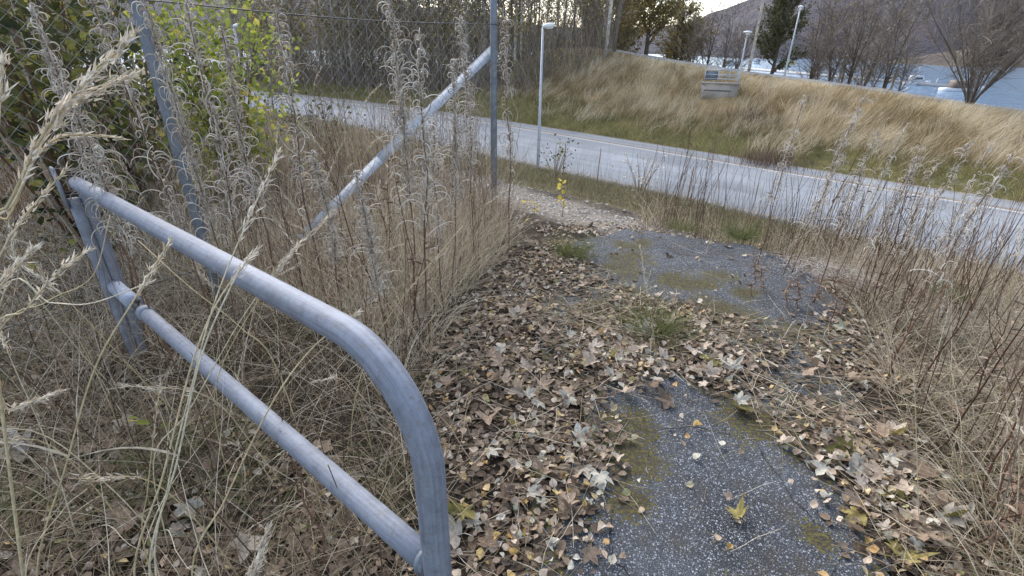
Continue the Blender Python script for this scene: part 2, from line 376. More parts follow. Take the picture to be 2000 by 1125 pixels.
def ground_mat():
    m, nt, out = newmat('ground soil and turf'); L = nt.links
    a = nd(nt, 'ShaderNodeAttribute', attribute_name='zone_colour')
    tc = nd(nt, 'ShaderNodeTexCoord')
    n1 = nd(nt, 'ShaderNodeTexNoise', Scale=22.0, Detail=8.0, Roughness=.7); L.new(tc.outputs['Object'], n1.inputs['Vector'])
    n2 = nd(nt, 'ShaderNodeTexNoise', Scale=.9, Detail=6.0); L.new(tc.outputs['Object'], n2.inputs['Vector'])
    c = mix(nt, a.outputs['Color'], ramp(nt, [(.3, (.45, .45, .45)), (.7, (1.5, 1.45, 1.4))], n1.outputs[0]).outputs[0], 1.0, 'MULTIPLY')
    c = mix(nt, c, ramp(nt, [(.35, (.7, .72, .7)), (.65, (1.25, 1.2, 1.1))], n2.outputs[0]).outputs[0], 1.0, 'MULTIPLY')
    b = nd(nt, 'ShaderNodeBsdfPrincipled', Roughness=.95); b.inputs['Specular IOR Level'].default_value = .2; L.new(c, b.inputs['Base Color'])
    bp = nd(nt, 'ShaderNodeBump', Strength=.7, Distance=.03); L.new(n1.outputs[0], bp.inputs['Height']); L.new(bp.outputs[0], b.inputs['Normal'])
    L.new(b.outputs[0], out.inputs[0]); return m
M['ground'] = ground_mat()
us_ = np.concatenate([np.linspace(-90, -30, 16)[:-1], np.linspace(-30, -5, 40)[:-1], np.linspace(-5, 6.5, 190)[:-1], np.linspace(6.5, 45, 70)[:-1], np.linspace(45, 120, 24)])
ss_ = np.concatenate([np.linspace(-60, -3, 16)[:-1], np.linspace(-3, 5.6, 150)[:-1], np.linspace(5.6, 13.4, 18)[:-1], [13.4, 13.85, 14.3, 14.6, 18, 21.7, 22.3], np.linspace(22.3, 33, 30)[1:-1], np.linspace(33, 66, 22), np.linspace(72, 130, 6)])
UU, SS = np.meshgrid(us_, ss_, indexing='ij'); XX, YY = xy(UU, SS); ZZ = zter(UU, SS)
PATHP = poly((1010, 1250), (1040, 1000), (1130, 860), (1120, 740), (1020, 640), (1080, 530), (1110, 478), (1225, 450), (1340, 465), (1490, 490), (1560, 530), (1640, 590), (1690, 640), (1660, 740), (1720, 840), (1760, 960), (1800, 1250))
PATHP = np.concatenate([[[1.55, -1.6], [-.15, -1.6]], PATHP])
INP = inpoly(PATHP, XX, YY); ZZ = np.where(INP, np.minimum(ZZ*.25, .004) - .004, ZZ)
nu, ns = UU.shape
idx = np.arange(nu*ns).reshape(nu, ns)
gm = MB(); gm.add(np.stack([XX, YY, ZZ], -1).reshape(-1, 3), np.stack([idx[:-1, :-1], idx[1:, :-1], idx[1:, 1:], idx[:-1, 1:]], -1).reshape(-1, 4))
gme = gm.mesh('ground', M['ground'], True)
gc = np.zeros((nu, ns, 4)); gc[..., 3] = 1
soil = np.array([.035, .027, .02]); verge = np.array([.085, .075, .042]); gravel = np.array([.20, .18, .16]); foot = np.array([.15, .14, .06]); blonde = np.array([.36, .27, .15]); wood = np.array([.15, .115, .08])  # soil colour deepened to paint the shaded gaps among leaves and grass
def lerp(a, b, k): return a + (b-a)*k[..., None]
nz = fbm(XX*1.7, YY*1.7, 5)
c = np.broadcast_to(soil, XX.shape + (3,)).copy()
kg = np.clip(1 - np.abs(SS - 4.15 - nz*.5)/.55, 0, 1)*np.clip((3.6-np.abs(UU-2.2))/1.0, 0, 1)
c = lerp(c, verge, np.clip((SS - 4.6)/.6, 0, 1)); c = lerp(c, gravel, np.clip(kg*2, 0, 1))
c = lerp(c, gravel*.6, np.clip(1 - np.abs(SS-14.4)/.35, 0, 1))
c = lerp(c, foot, np.clip((SS - 22.0)/.4, 0, 1)); c = lerp(c, blonde, np.clip((SS - 24.3 + nz*2)/1.6, 0, 1)*np.clip((30-UU)/6, 0, 1))
c = lerp(c, wood, np.clip((SS - 25)/1.5, 0, 1)*np.clip((UU-22)/5, 0, 1)); c = lerp(c, wood, np.clip((SS - 33)/1.5, 0, 1))
gc[..., :3] = c
ga = gme.color_attributes.new('zone_colour', 'FLOAT_COLOR', 'POINT'); ga.data.foreach_set('color', gc.astype(np.float32).ravel())
link('ground', gme, kind='structure')

# gravel stones on the strip
gq = []
while len(gq) < 1: 
    uu = R.uniform(-1.0, 5.6, 5200); sv = 4.15 + R.normal(0, .30, 5200); x, y = xy(uu, sv); gq.append(np.stack([x, y], 1))
gq = np.concatenate(gq)
SV = np.array([[1, 0, 0], [.3, .9, .1], [-.8, .5, 0], [-.7, -.6, 0], [.4, -.9, 0], [.1, 0, .7]]); SF = [[0, 1, 5], [1, 2, 5], [2, 3, 5], [3, 4, 5], [4, 0, 5]]
gb = MB(); gb.scatter(SV, SF, g3(gq, .0), rots(len(gq), .5), R.uniform(.006, .022, len(gq)), R.random(len(gq)))
M['gravel'] = plant('grey gravel', [(0, (.10, .09, .085)), (.5, (.21, .195, .18)), (1, (.38, .36, .34))], transl=0)
gb.build('gravel', M['gravel'], kind='stuff')

# old asphalt path
def asphalt_mat(name, base, speck, old=True):
    m, nt, out = newmat(name); L = nt.links
    tc = nd(nt, 'ShaderNodeTexCoord')
    v = nd(nt, 'ShaderNodeTexVoronoi', Scale=135.0); L.new(tc.outputs['Object'], v.inputs['Vector'])
    v2 = nd(nt, 'ShaderNodeTexVoronoi', Scale=290.0); L.new(tc.outputs['Object'], v2.inputs['Vector'])
    n1 = nd(nt, 'ShaderNodeTexNoise', Scale=3.0, Detail=7.0, Roughness=.6); L.new(tc.outputs['Object'], n1.inputs['Vector'])
    n2 = nd(nt, 'ShaderNodeTexNoise', Scale=60.0, Detail=4.0); L.new(tc.outputs['Object'], n2.inputs['Vector'])
    c = ramp(nt, [(.3, tuple(q*.6 for q in base)), (.7, tuple(q*1.45 for q in base))], n1.outputs[0]).outputs[0]
    # exposed aggregate: some cells are pale stones
    s1 = nd(nt, 'ShaderNodeSeparateColor'); L.new(v.outputs['Color'], s1.inputs[0])
    pick = ramp(nt, [(.50, (0, 0, 0)), (.98, (1, 1, 1))], s1.outputs[0]).outputs[0]
    core = ramp(nt, [(.30, (1, 1, 1)), (.48, (0, 0, 0))], v.outputs['Distance']).outputs[0]
    c = mix(nt, c, speck, mix(nt, pick, core, 1.0, 'MULTIPLY'))
    s2 = nd(nt, 'ShaderNodeSeparateColor'); L.new(v2.outputs['Color'], s2.inputs[0])
    pk2 = mix(nt, ramp(nt, [(.5, (0, 0, 0)), (.95, (.85, .85, .85))], s2.outputs[1]).outputs[0], ramp(nt, [(.3, (1, 1, 1)), (.5, (0, 0, 0))], v2.outputs['Distance']).outputs[0], 1.0, 'MULTIPLY')
    c = mix(nt, c, tuple(q*.8 for q in speck), pk2)
    if old:
        wv = nd(nt, 'ShaderNodeTexNoise', Scale=2.2, Detail=5.0); L.new(tc.outputs['Object'], wv.inputs['Vector'])
        wm = mix(nt, tc.outputs['Object'], wv.outputs['Color'], .22)
        vc = nd(nt, 'ShaderNodeTexVoronoi', Scale=1.9); vc.feature = 'DISTANCE_TO_EDGE'; L.new(wm, vc.inputs['Vector'])
        c = mix(nt, c, (.012, .011, .010), ramp(nt, [(.0, (.95, .95, .95)), (.007, (0, 0, 0))], vc.outputs['Distance']).outputs[0])
        st = nd(nt, 'ShaderNodeTexNoise', Scale=5.5, Detail=8.0, Roughness=.75); L.new(tc.outputs['Object'], st.inputs['Vector'])
        c = mix(nt, c, (.055, .048, .036), ramp(nt, [(.50, (0, 0, 0)), (.68, (.75, .75, .75))], st.outputs[0]).outputs[0])
        a = nd(nt, 'ShaderNodeAttribute', attribute_name='tint')
        ad = nd(nt, 'ShaderNodeMath', operation='ADD'); L.new(a.outputs['Fac'], ad.inputs[0])
        sb = nd(nt, 'ShaderNodeMath', operation='MULTIPLY_ADD'); L.new(n2.outputs[0], sb.inputs[0]); sb.inputs[1].default_value = 2.6; sb.inputs[2].default_value = -1.35; L.new(sb.outputs[0], ad.inputs[1])
        mk = ramp(nt, [(.34, (0, 0, 0)), (.55, (.95, .95, .95))], ad.outputs[0]).outputs[0]
        dirt = ramp(nt, [(.3, (.03, .025, .018)), (.5, (.06, .05, .028)), (.7, (.12, .11, .03))], n2.outputs[0]).outputs[0]
        c = mix(nt, c, dirt, mk)
    b = nd(nt, 'ShaderNodeBsdfPrincipled', Roughness=.9); b.inputs['Specular IOR Level'].default_value = .2; L.new(c, b.inputs['Base Color'])
    bp = nd(nt, 'ShaderNodeBump', Strength=.6, Distance=.004, invert=True); L.new(v.outputs['Distance'], bp.inputs['Height']); L.new(bp.outputs[0], b.inputs['Normal'])
    L.new(b.outputs[0], out.inputs[0]); return m
M['asphalt'] = asphalt_mat('old asphalt with pale aggregate', (.040, .044, .050), (.34, .36, .40))
px_ = np.arange(PATHP[:, 0].min()-.1, PATHP[:, 0].max()+.1, .028); py_ = np.arange(PATHP[:, 1].min()-.1, PATHP[:, 1].max()+.1, .028)
PX, PY = np.meshgrid(px_, py_, indexing='ij')
wx = PX + fbm(PX*4, PY*4, 31)*.22; wy = PY + fbm(PX*4, PY*4, 37)*.22
ins = inpoly(PATHP, wx, wy); PZ = .016 + .02*fbm(PX*1.2, PY*1.2, 41)
ii = np.arange(PX.size).reshape(PX.shape); q = np.stack([ii[:-1, :-1], ii[1:, :-1], ii[1:, 1:], ii[:-1, 1:]], -1)
ok = ins[:-1, :-1] & ins[1:, :-1] & ins[1:, 1:] & ins[:-1, 1:]
edge = np.clip(.0 + 0*PX, 0, 1)
pm = MB(); pm.add(np.stack([PX, PY, PZ], -1).reshape(-1, 3), q[ok], mossf(PX, PY).ravel())
pm.build('path', M['asphalt'], smooth=True, kind='structure')

# road
def strip(name, mat, s0, s1, z, u0=-60, u1=70, n=90, kind='structure', drop=.0, parent=None):
    u = np.linspace(u0, u1, n); mb = MB()
    A = np.stack([*xy(u, s0 + 0*u), z + 0*u], 1); B = np.stack([*xy(u, s1 + 0*u), z + 0*u], 1)
    cols = [A, B]
    if drop:
        A2 = np.stack([*xy(u, s0 - .05 + 0*u), z - drop + 0*u], 1); B2 = np.stack([*xy(u, s1 + .05 + 0*u), z - drop + 0*u], 1); cols = [A2, A, B, B2]
    k = len(cols); v = np.stack(cols, 1).reshape(-1, 3); o = np.arange(n-1)[:, None]*k; j = np.arange(k-1)[None]
    f = np.stack([o+j, o+k+j, o+k+j+1, o+j+1], -1).reshape(-1, 4); mb.add(v, f)
    return mb.build(name, mat, parent=parent, kind=kind)
def road_mat():
    m, nt, out = newmat('pale worn road asphalt'); L = nt.links
    tc = nd(nt, 'ShaderNodeTexCoord'); mp = nd(nt, 'ShaderNodeMapping'); mp.inputs['Rotation'].default_value = (0, 0, -math.atan2(T_[1], T_[0])); L.new(tc.outputs['Object'], mp.inputs[0])
    mp2 = nd(nt, 'ShaderNodeMapping'); mp2.inputs['Scale'].default_value = (.06, 1.6, 1); L.new(mp.outputs[0], mp2.inputs[0])
    n1 = nd(nt, 'ShaderNodeTexNoise', Scale=1.2, Detail=6.0); L.new(mp2.outputs[0], n1.inputs['Vector'])
    n2 = nd(nt, 'ShaderNodeTexNoise', Scale=25.0, Detail=6.0, Roughness=.8); L.new(tc.outputs['Object'], n2.inputs['Vector'])
    c = ramp(nt, [(.3, (.21, .228, .25)), (.7, (.275, .295, .32))], n1.outputs[0]).outputs[0]
    n3 = nd(nt, 'ShaderNodeTexNoise', Scale=.35, Detail=5.0); L.new(tc.outputs['Object'], n3.inputs['Vector'])
    c = mix(nt, c, ramp(nt, [(.38, (.84, .84, .84)), (.6, (1.08, 1.08, 1.08))], n3.outputs[0]).outputs[0], 1.0, 'MULTIPLY')
    c = mix(nt, c, ramp(nt, [(.3, (.72, .72, .72)), (.7, (1.2, 1.2, 1.2))], n2.outputs[0]).outputs[0], 1.0, 'MULTIPLY')
    b = nd(nt, 'ShaderNodeBsdfPrincipled', Roughness=.85); b.inputs['Specular IOR Level'].default_value = .25; L.new(c, b.inputs['Base Color']); L.new(b.outputs[0], out.inputs[0]); return m
M['road'] = road_mat()
strip('road', M['road'], 14.5, 21.9, -2.75, drop=.08)
strip('road_edge_line', M['road_line'], 20.28, 20.42, -2.744)
strip('road_edge_grit', M['road_dirt'], 20.46, 20.72, -2.746)
strip('road_near_grit', M['road_dirt'], 14.52, 14.66, -2.746)
strip('road_far_grit', M['road_dirt'], 21.75, 21.88, -2.746)
M['path_far'] = solid('pale footpath asphalt', (.17, .175, .185), (.25, .255, .265), 3, .9, spec=.15)
u = np.linspace(-50, 40, 120); mb = MB(); pz = path_z(u) + .06
sA = 30.2 + np.clip(u-19, 0, None)**2*.05; sB = sA + 1.9
A = np.stack([*xy(u, sA), pz], 1); B = np.stack([*xy(u, sB), pz], 1); A2 = A - [0, 0, .25]; B2 = B - [0, 0, .25]
v = np.stack([A2, A, B, B2], 1).reshape(-1, 3); o = np.arange(119)[:, None]*4; j = np.arange(3)[None]
mb.add(v, np.stack([o+j, o+4+j, o+4+j+1, o+j+1], -1).reshape(-1, 4)); mb.build('footpath', M['path_far'], kind='structure')

# water
m, nt, out = newmat('fjord water'); tc = nd(nt, 'ShaderNodeTexCoord'); no = nd(nt, 'ShaderNodeTexNoise', Scale=.35, Detail=5.0); nt.links.new(tc.outputs['Object'], no.inputs['Vector'])
b = nd(nt, 'ShaderNodeBsdfPrincipled', Roughness=.12); b.inputs['Base Color'].default_value = (.15, .25, .37, 1)
bp = nd(nt, 'ShaderNodeBump', Strength=.7, Distance=.6); nt.links.new(no.outputs[0], bp.inputs['Height']); nt.links.new(bp.outputs[0], b.inputs['Normal']); nt.links.new(b.outputs[0], out.inputs[0]); M['water'] = m
mb = MB(); mb.add([[-2500, -300, -6], [2500, -300, -6], [2500, 2500, -6], [-2500, 2500, -6]], [[0, 1, 2, 3]]); mb.build('water', M['water'], kind='structure')

# hills across the water
def hill_mat(name, stops):
    m, nt, out = newmat(name); L = nt.links; tc = nd(nt, 'ShaderNodeTexCoord')
    mp = nd(nt, 'ShaderNodeMapping'); mp.inputs['Scale'].default_value = (1, 1, .45); L.new(tc.outputs['Object'], mp.inputs[0])
    n1 = nd(nt, 'ShaderNodeTexNoise', Scale=.055, Detail=9.0, Roughness=.75); L.new(mp.outputs[0], n1.inputs['Vector'])
    n2 = nd(nt, 'ShaderNodeTexNoise', Scale=.008, Detail=5.0); L.new(tc.outputs['Object'], n2.inputs['Vector'])
    ad = nd(nt, 'ShaderNodeMath', operation='MULTIPLY_ADD'); L.new(n2.outputs[0], ad.inputs[0]); ad.inputs[1].default_value = .7
    ad2 = nd(nt, 'ShaderNodeMath', operation='MULTIPLY_ADD'); L.new(n1.outputs[0], ad2.inputs[0]); ad2.inputs[1].default_value = 1.0; ad2.inputs[2].default_value = -.35; L.new(ad2.outputs[0], ad.inputs[2])
    c = ramp(nt, stops, ad.outputs[0]); b = nd(nt, 'ShaderNodeBsdfPrincipled', Roughness=.95); L.new(c.outputs[0], b.inputs['Base Color'])
    bp = nd(nt, 'ShaderNodeBump', Strength=1.0, Distance=6.0); L.new(n1.outputs[0], bp.inputs['Height']); L.new(bp.outputs[0], b.inputs['Normal'])
    L.new(b.outputs[0], out.inputs[0]); return m
M['hill'] = hill_mat('bare birch hillside', [(.25, (.009, .010, .018)), (.42, (.020, .020, .036)), (.56, (.042, .038, .055)), (.75, (.09, .068, .068))])
M['hill_near'] = hill_mat('brown wooded hillside', [(.2, (.05, .042, .036)), (.45, (.10, .08, .062)), (.65, (.15, .115, .08)), (.85, (.20, .155, .10))])
def hill(name, mat, azs, slopes, d0, d1, n=170, m=36, seed=0):
    az = np.radians(np.linspace(azs[0], azs[-1], n)); sl = np.interp(np.degrees(az), azs, slopes)
    t = np.linspace(0, 1, m); A, T = np.meshgrid(az, t, indexing='ij')
    D = d0 + (d1-d0)*T + 25*np.sin(A*23+seed)*(1-T)
    top = (CH + sl*d1 + 8)[:, None]
    X = np.sin(A)*D; Y = np.cos(A)*D
    Z = -8 + top*(T**.9)*(1 + .22*fbm(X/140, Y/140, seed)) + fbm(X/30, Y/30, seed+5)*16*T**.5
    i = np.arange(n*m).reshape(n, m); mb = MB()
    mb.add(np.stack([X, Y, Z], -1).reshape(-1, 3), np.stack([i[:-1, :-1], i[1:, :-1], i[1:, 1:], i[:-1, 1:]], -1).reshape(-1, 4))
    return mb.build(name, mat, smooth=True, kind='structure')
hill('hill', M['hill'], [-110, -60, -45, -35, -25, -10, 5, 14, 17.5, 18.5, 23.6, 28, 35, 45, 60, 110], [.12, .17, .15, .12, .09, .05, .02, .02, .030, .040, .072, .15, .26, .34, .38, .2], 340, 1150, seed=2)
hill('wooded_hill', M['hill_near'], [31, 34, 36, 39, 42, 46, 55, 90], [-.02, -.016, -.006, .018, .055, .10, .16, .1], 290, 420, n=90, m=24, seed=9)

# ------------------------------------------------------------------ tube gate
Pg = np.array([-.151, .686]); Qg = np.array([-1.969, 2.199]); ZT0, ZT1, ZB = 1.044, .943, .526
gate = thing('tube_gate', 'bent galvanised steel tube gate standing half open in the dead grass', 'gate', (Pg[0], Pg[1], 0))
def gl(P): return np.asarray(P, float) - [Pg[0], Pg[1], 0]
def steel_tube(mb, P, r, n=28):
    """tube whose tint runs round its girth so dirt streaks follow the pipe"""
    k0 = mb.n; mb.tube(P, r, n, tint=.5)
    k = len(P); t = np.tile(np.abs(np.arange(n)/n*2 - 1), k); tt = np.array(mb.t[-1]); tt = tt.copy(); tt[:len(t)] = t; mb.t[-1] = tt
T0 = np.array([Pg[0], Pg[1], ZT0]); T1 = np.array([Qg[0], Qg[1], ZT1]); dT = (T1-T0)/np.linalg.norm(T1-T0)
rb = .235; e1 = T0 + dT*rb; e2 = T0 - np.array([0, 0, rb]); cen = e1 - [0, 0, rb]
arc = [T0 + dT*rb*(1-math.sin(a)) - np.array([0, 0, rb])*(1-math.cos(a)) for a in np.linspace(0, pi/2, 18)]
fr = [T1 + (e1-T1)*k for k in np.linspace(0, 1, 14)[:-1]] + arc + [np.array([Pg[0], Pg[1], z]) for z in np.linspace(ZT0-rb-.05, -.1, 10)]
mb = MB(); steel_tube(mb, gl(fr), .030, 32); mb.build('frame', M['galv'], gate, True)
B1 = np.array([Qg[0], Qg[1], ZT1-.525]); B0 = np.array([Pg[0], Pg[1], ZB]); dB = (B0-B1)/np.linalg.norm(B0-B1)
mb = MB(); steel_tube(mb, gl([B1 + dB*.43, B1 + dB*.44] + [B1 + (B0-B1)*k for k in np.linspace(.2, .99, 12)]), .029, 28); mb.build('lower_bar', M['galv'], gate, True)
mb = MB(); steel_tube(mb, gl([B1 - dB*.02, B1 + dB*.1, B1 + dB*.2, B1 + dB*.285]), .034, 24); mb.build('sleeve', M['galv_light'], gate, True)
mb = MB(); mb.tube(gl([B1 + dB*.27, B1 + dB*.36, B1 + dB*.44]), .017, 12); mb.build('inner_rod', M['bolt'], gate, True)
mb = MB(); mb.tube(gl([B1 + dB*.425, B1 + dB*.47]), .034, 20); mb.build('collar', M['galv'], gate, True)
mb = MB(); pj = B0 - dB*.036; mb.tube(gl([pj - dB*.009, pj - dB*.003, pj + dB*.004]), [.030, .0335, .034], 20); mb.build('weld', M['galv_dark'], gate, True)
ax = np.array([dT[0], dT[1], 0]); ax /= np.linalg.norm(ax)
for sgn, nm in ((-1, 'hinge_tube'), (1, 'hinge_post')):
    c = np.array([Qg[0], Qg[1], 0]) + np.array([ax[1], -ax[0], 0])*(.0235*sgn) + ax*.05
    mb = MB(); zt = ZT1 - (.075 if sgn < 0 else .03)
    steel_tube(mb, gl([c + [0, 0, z] for z in np.linspace(-.12, zt, 8)]), .0255, 20); mb.build(nm, M['galv'], gate, True)
mb = MB(); c = np.array([Qg[0], Qg[1], ZT1]) + ax*.06 - np.array([ax[1], -ax[0], 0])*.055
Mz = np.array([[ax[0], -ax[1], 0], [ax[1], ax[0], 0], [0, 0, 1]])
mb.box(gl([c])[0] + [0, 0, -.02], .07, .008, .18, Mz); mb.build('hinge_plate', M['galv'], gate)
for k, (dx, dz) in enumerate(((-.01, .035), (-.03, -.05), (-.055, -.07))):
    mb = MB(); p = np.array([Qg[0], Qg[1], ZT1+dz]) + ax*(.04+dx*0) - ax*dx
    side = np.array([ax[1], -ax[0], 0]); mb.tube(gl([p - side*.045, p + side*.045]), .007, 8); mb.tube(gl([p + side*.03, p + side*.04]), .013, 6); mb.build('bolt', M['bolt'], gate)
mb = MB(); p = B1 + dB*.36; mb.tube(gl([p + [0, 0, -.02], p + [0, 0, .045]]), .006, 8); mb.tube(gl([p + [0, 0, .03], p + [0, 0, .042]]), .012, 6); mb.build('bolt', M['bolt'], gate)

# ------------------------------------------------------------------ chain link fence
A3 = at_depth(965, 440, 5.0); B3 = at_depth(352, 310, 2.75)
Af = A3[:2]; Bf = B3[:2]; dF = Bf - Af; LF = np.hypot(*dF); dF = dF/LF; nF = np.array([dF[1], -dF[0]])
if np.dot(nF, -Af) < 0: nF = -nF       # towards the camera side
fence = thing('chain_link_fence', 'sagging chain link fence on grey steel posts behind the tube gate', 'fence', (Af[0], Af[1], 0))
def fl(k, z, off=0.0): return np.array([Af[0] + dF[0]*k + nF[0]*off - Af[0], Af[1] + dF[1]*k + nF[1]*off - Af[1], z])
for k in (0, LF, LF*2):
    mb = MB(); gz = float(ground(Af[0]+dF[0]*k, Af[1]+dF[1]*k)); mb.tube([fl(k, z) for z in np.linspace(gz-.2, 2.15, 6)], .030, 16); mb.tube([fl(k, 2.15), fl(k, 2.165)], [.032, .02], 16)
    mb.build('post', M['galv_dark'], fence, True)
mb = MB(); pitch = .042; LFm = LF*2
for i in range(int(LFm/pitch)):
    pts = []
    for j in range(0, 48):
        k = i*pitch + ((j + i) % 2)*pitch*1.06 - .001; z = .06 + j*pitch
        k2 = k + .012*math.sin(z*3 + i*.13); pts.append(fl(k2, z + .015*math.sin(k*2.3), .034 + .012*math.sin(k*4+z*2) + (.003 if (j + i) % 2 else -.003)))
    mb.tube(pts, .0018, 3, caps=False)
o = mb.build('chain_mesh', M['wire'], fence)
o['kind'] = 'stuff'
mb = MB(); ks = np.linspace(-.02, LFm, 24); mb.tube([fl(k, 1.665 + .035*(k/LF) - .03*math.sin(pi*((k/LF) % 1)), .041) for k in ks], .0035, 5); mb.build('tension_wire', M['wire_dark'], fence)
mb = MB(); mb.tube([fl(k, .3 - .02*math.sin(pi*((k/LF) % 1)), .041) for k in ks], .003, 5); mb.build('tension_wire', M['wire_dark'], fence)
def on_fence(px, py, off=0.0):
    r = ray(px, py); o_ = np.array([Af[0]+nF[0]*off, Af[1]+nF[1]*off]); t = np.dot(o_, nF)/np.dot(r[:2], nF); return r*t + np.array([0, 0, CH]) - [Af[0], Af[1], 0]
mb = MB(); ptsb = [on_fence(963, 98, -.06), on_fence(742, 312, -.05), on_fence(588, 468, -.05)]
for a, b2, wd in ((0, 1, .074), (1, 2, .066)):
    p, q = ptsb[a], ptsb[b2]; d = (q-p)/np.linalg.norm(q-p); n3 = np.array([nF[0], nF[1], 0]); up = np.cross(d, n3); up = up if up[2] > 0 else -up; n3, up = n3*.78 + up*.62, up*.78 - n3*.62
    Mx = np.stack([d, up, n3], 1); ln = np.linalg.norm(q-p) + (.05 if a == 0 else 0)
    mb.box((p+q)/2 + (0 if a == 0 else 1)*n3*.006, ln, wd, .005, Mx); mb.box((p+q)/2 + up*(wd/2+.002) - n3*.012, ln, .005, .035, Mx)
mb.build('brace', M['brace'], fence)
p = ptsb[0]; mb = MB(); mb.box(p + np.array([nF[0], nF[1], 0])*.0, .012, .012, .10, None); mb.build('brace_bolt', M['bolt'], fence)

# ------------------------------------------------------------------ street lamps
def street_lamp(loc, h, label, kind='road', r=.055, hd=1.0):
    t = thing('street_lamp', label, 'lamp', loc, 0, 'street lamps')
    mb = MB(); mb.tube([(0, 0, z) for z in (-.4, .0, h*.35, h*.36, h*.98)], [r*1.25, r*1.25, r*1.15, r*.95, r*.7], 12); mb.build('pole', M['lamp_pole'], t, True)
    if kind == 'road':
        d = np.array([.85, -.2, .12]); d /= np.linalg.norm(d)
        mb = MB(); mb.tube([np.array([-.03, 0, h*.97]) + d*k for k in (0, .06, .2, .34, .40)], [.035, .06, .08, .07, .03], 12, flat=.9); mb.build('lamp_head', M['lamp_head'], t, True)
        mb = MB(); mb.tube([np.array([.0, 0, h*.97-.055]) + d*k for k in (.1, .14, .3, .35)], [.025, .045, .045, .02], 10, flat=.8); mb.build('lamp_lens', M['lamp_glass'], t, True)
    else:
        mb = MB(); mb.tube([(0, 0, h*.965), (0, 0, h*.97), (0, 0, h*.985), (0, 0, h)], [.16*hd, .26*hd, .25*hd, .08*hd], 18); mb.build('lamp_head', M['lamp_head'], t, True)
        mb = MB(); mb.tube([(0, 0, h*.93), (0, 0, h*.965)], [.09*hd, .14*hd], 14); mb.build('lamp_lens', M['lamp_glass'], t, True)
    return t
def stand(px, D):     # foot of something seen along sight column px at distance D
    p = at_dist(px, 300, D); return np.array([p[0], p[1], float(ground(p[0], p[1]))])
def lamp_at(px, ybase, ytop, D, label, kind):
    top = at_dist(*ytop, D); g = float(ground(top[0], top[1])); street_lamp((top[0], top[1], g), top[2]-g, label, kind, .05 if kind == 'road' else .045, .5 if 'tall pale' in label else .85)
lamp_at(0, 0, (1061, 42), 18.6, 'street lamp on a tall grey pole at the near edge of the road', 'road')
lamp_at(0, 0, (1565, 10), 34.5, 'tall pale lamp pole among the bare trees beyond the footpath', 'path')
lamp_at(0, 0, (455, 44), 27.0, 'street lamp whose pale head shows just above the yellow green shrub', 'road')

# marker stakes along the near road edge
for px, yt, D in ((1103, 281, 17.2), (1172, 290, 16.2), (1353, 326, 13.6)):
    p = at_dist(px, yt, D); g = float(ground(p[0], p[1])); mb = MB(); mb.tube([(0, 0, -.1), (0.01, 0, (p[2]-g)*.5), (0.03, 0, p[2]-g)], .014, 6)
    o = mb.build('marker_stake', M['stem_obj']); o.location = (p[0], p[1], g); tag(o, 'thin dark marker stake standing at the near road edge', 'stake', 'marker stakes along the road')

# ------------------------------------------------------------------ concrete headwall with railing on the bank
hp = ground_hit(1403, 189); gz = float(hp[2]); HS = np.hypot(hp[0], hp[1])*62/970/1.9
hw = thing('culvert_headwall', 'small weathered concrete headwall with a metal railing in the bank grass', 'headwall', (hp[0], hp[1], gz), math.atan2(T_[1], T_[0]) + pi + .35)
hw.scale = (HS,)*3
mb = MB(); mb.box((0, 0, .15), 1.8, .25, .95); mb.box((-.82, .45, .1), .2, .9, .85); mb.box((.82, .45, .1), .2, .9, .85); mb.build('wall', M['concrete'], hw)
mb = MB(); mb.box((0, -.02, .655), 1.9, .36, .07); mb.build('coping', M['concrete'], hw)
mb = MB(); mb.box((-.1, -.135, .30), 1.3, .025, .04); mb.build('ledge', M['bolt'], hw)
for z in (.85, 1.05, 1.27):
    mb = MB(); mb.tube([(-.85, .05, z), (.85, .05, z)], .022, 8); mb.build('rail', M['lamp_pole'], hw)
for x in (-.83, -.2, .35, .83):
    mb = MB(); mb.tube([(x, .05, .68), (x, .05, 1.29)], .024, 8); mb.build('rail_post', M['lamp_pole'], hw)
for z in (.95, 1.3):
    mb = MB(); mb.tube([(-.85, .9, z), (.85, .9, z)], .02, 8); mb.build('rail', M['lamp_pole'], hw)
mb = MB(); mb.box((-.52, .09, 1.0), .6, .04, .42); mb.build('grate', M['galv_dark'], hw)

lamp_at(0, 0, (1461, 60), float(np.hypot(hp[0], hp[1])) + .6, 'short path lamp with a flat round head beside the concrete headwall', 'path')

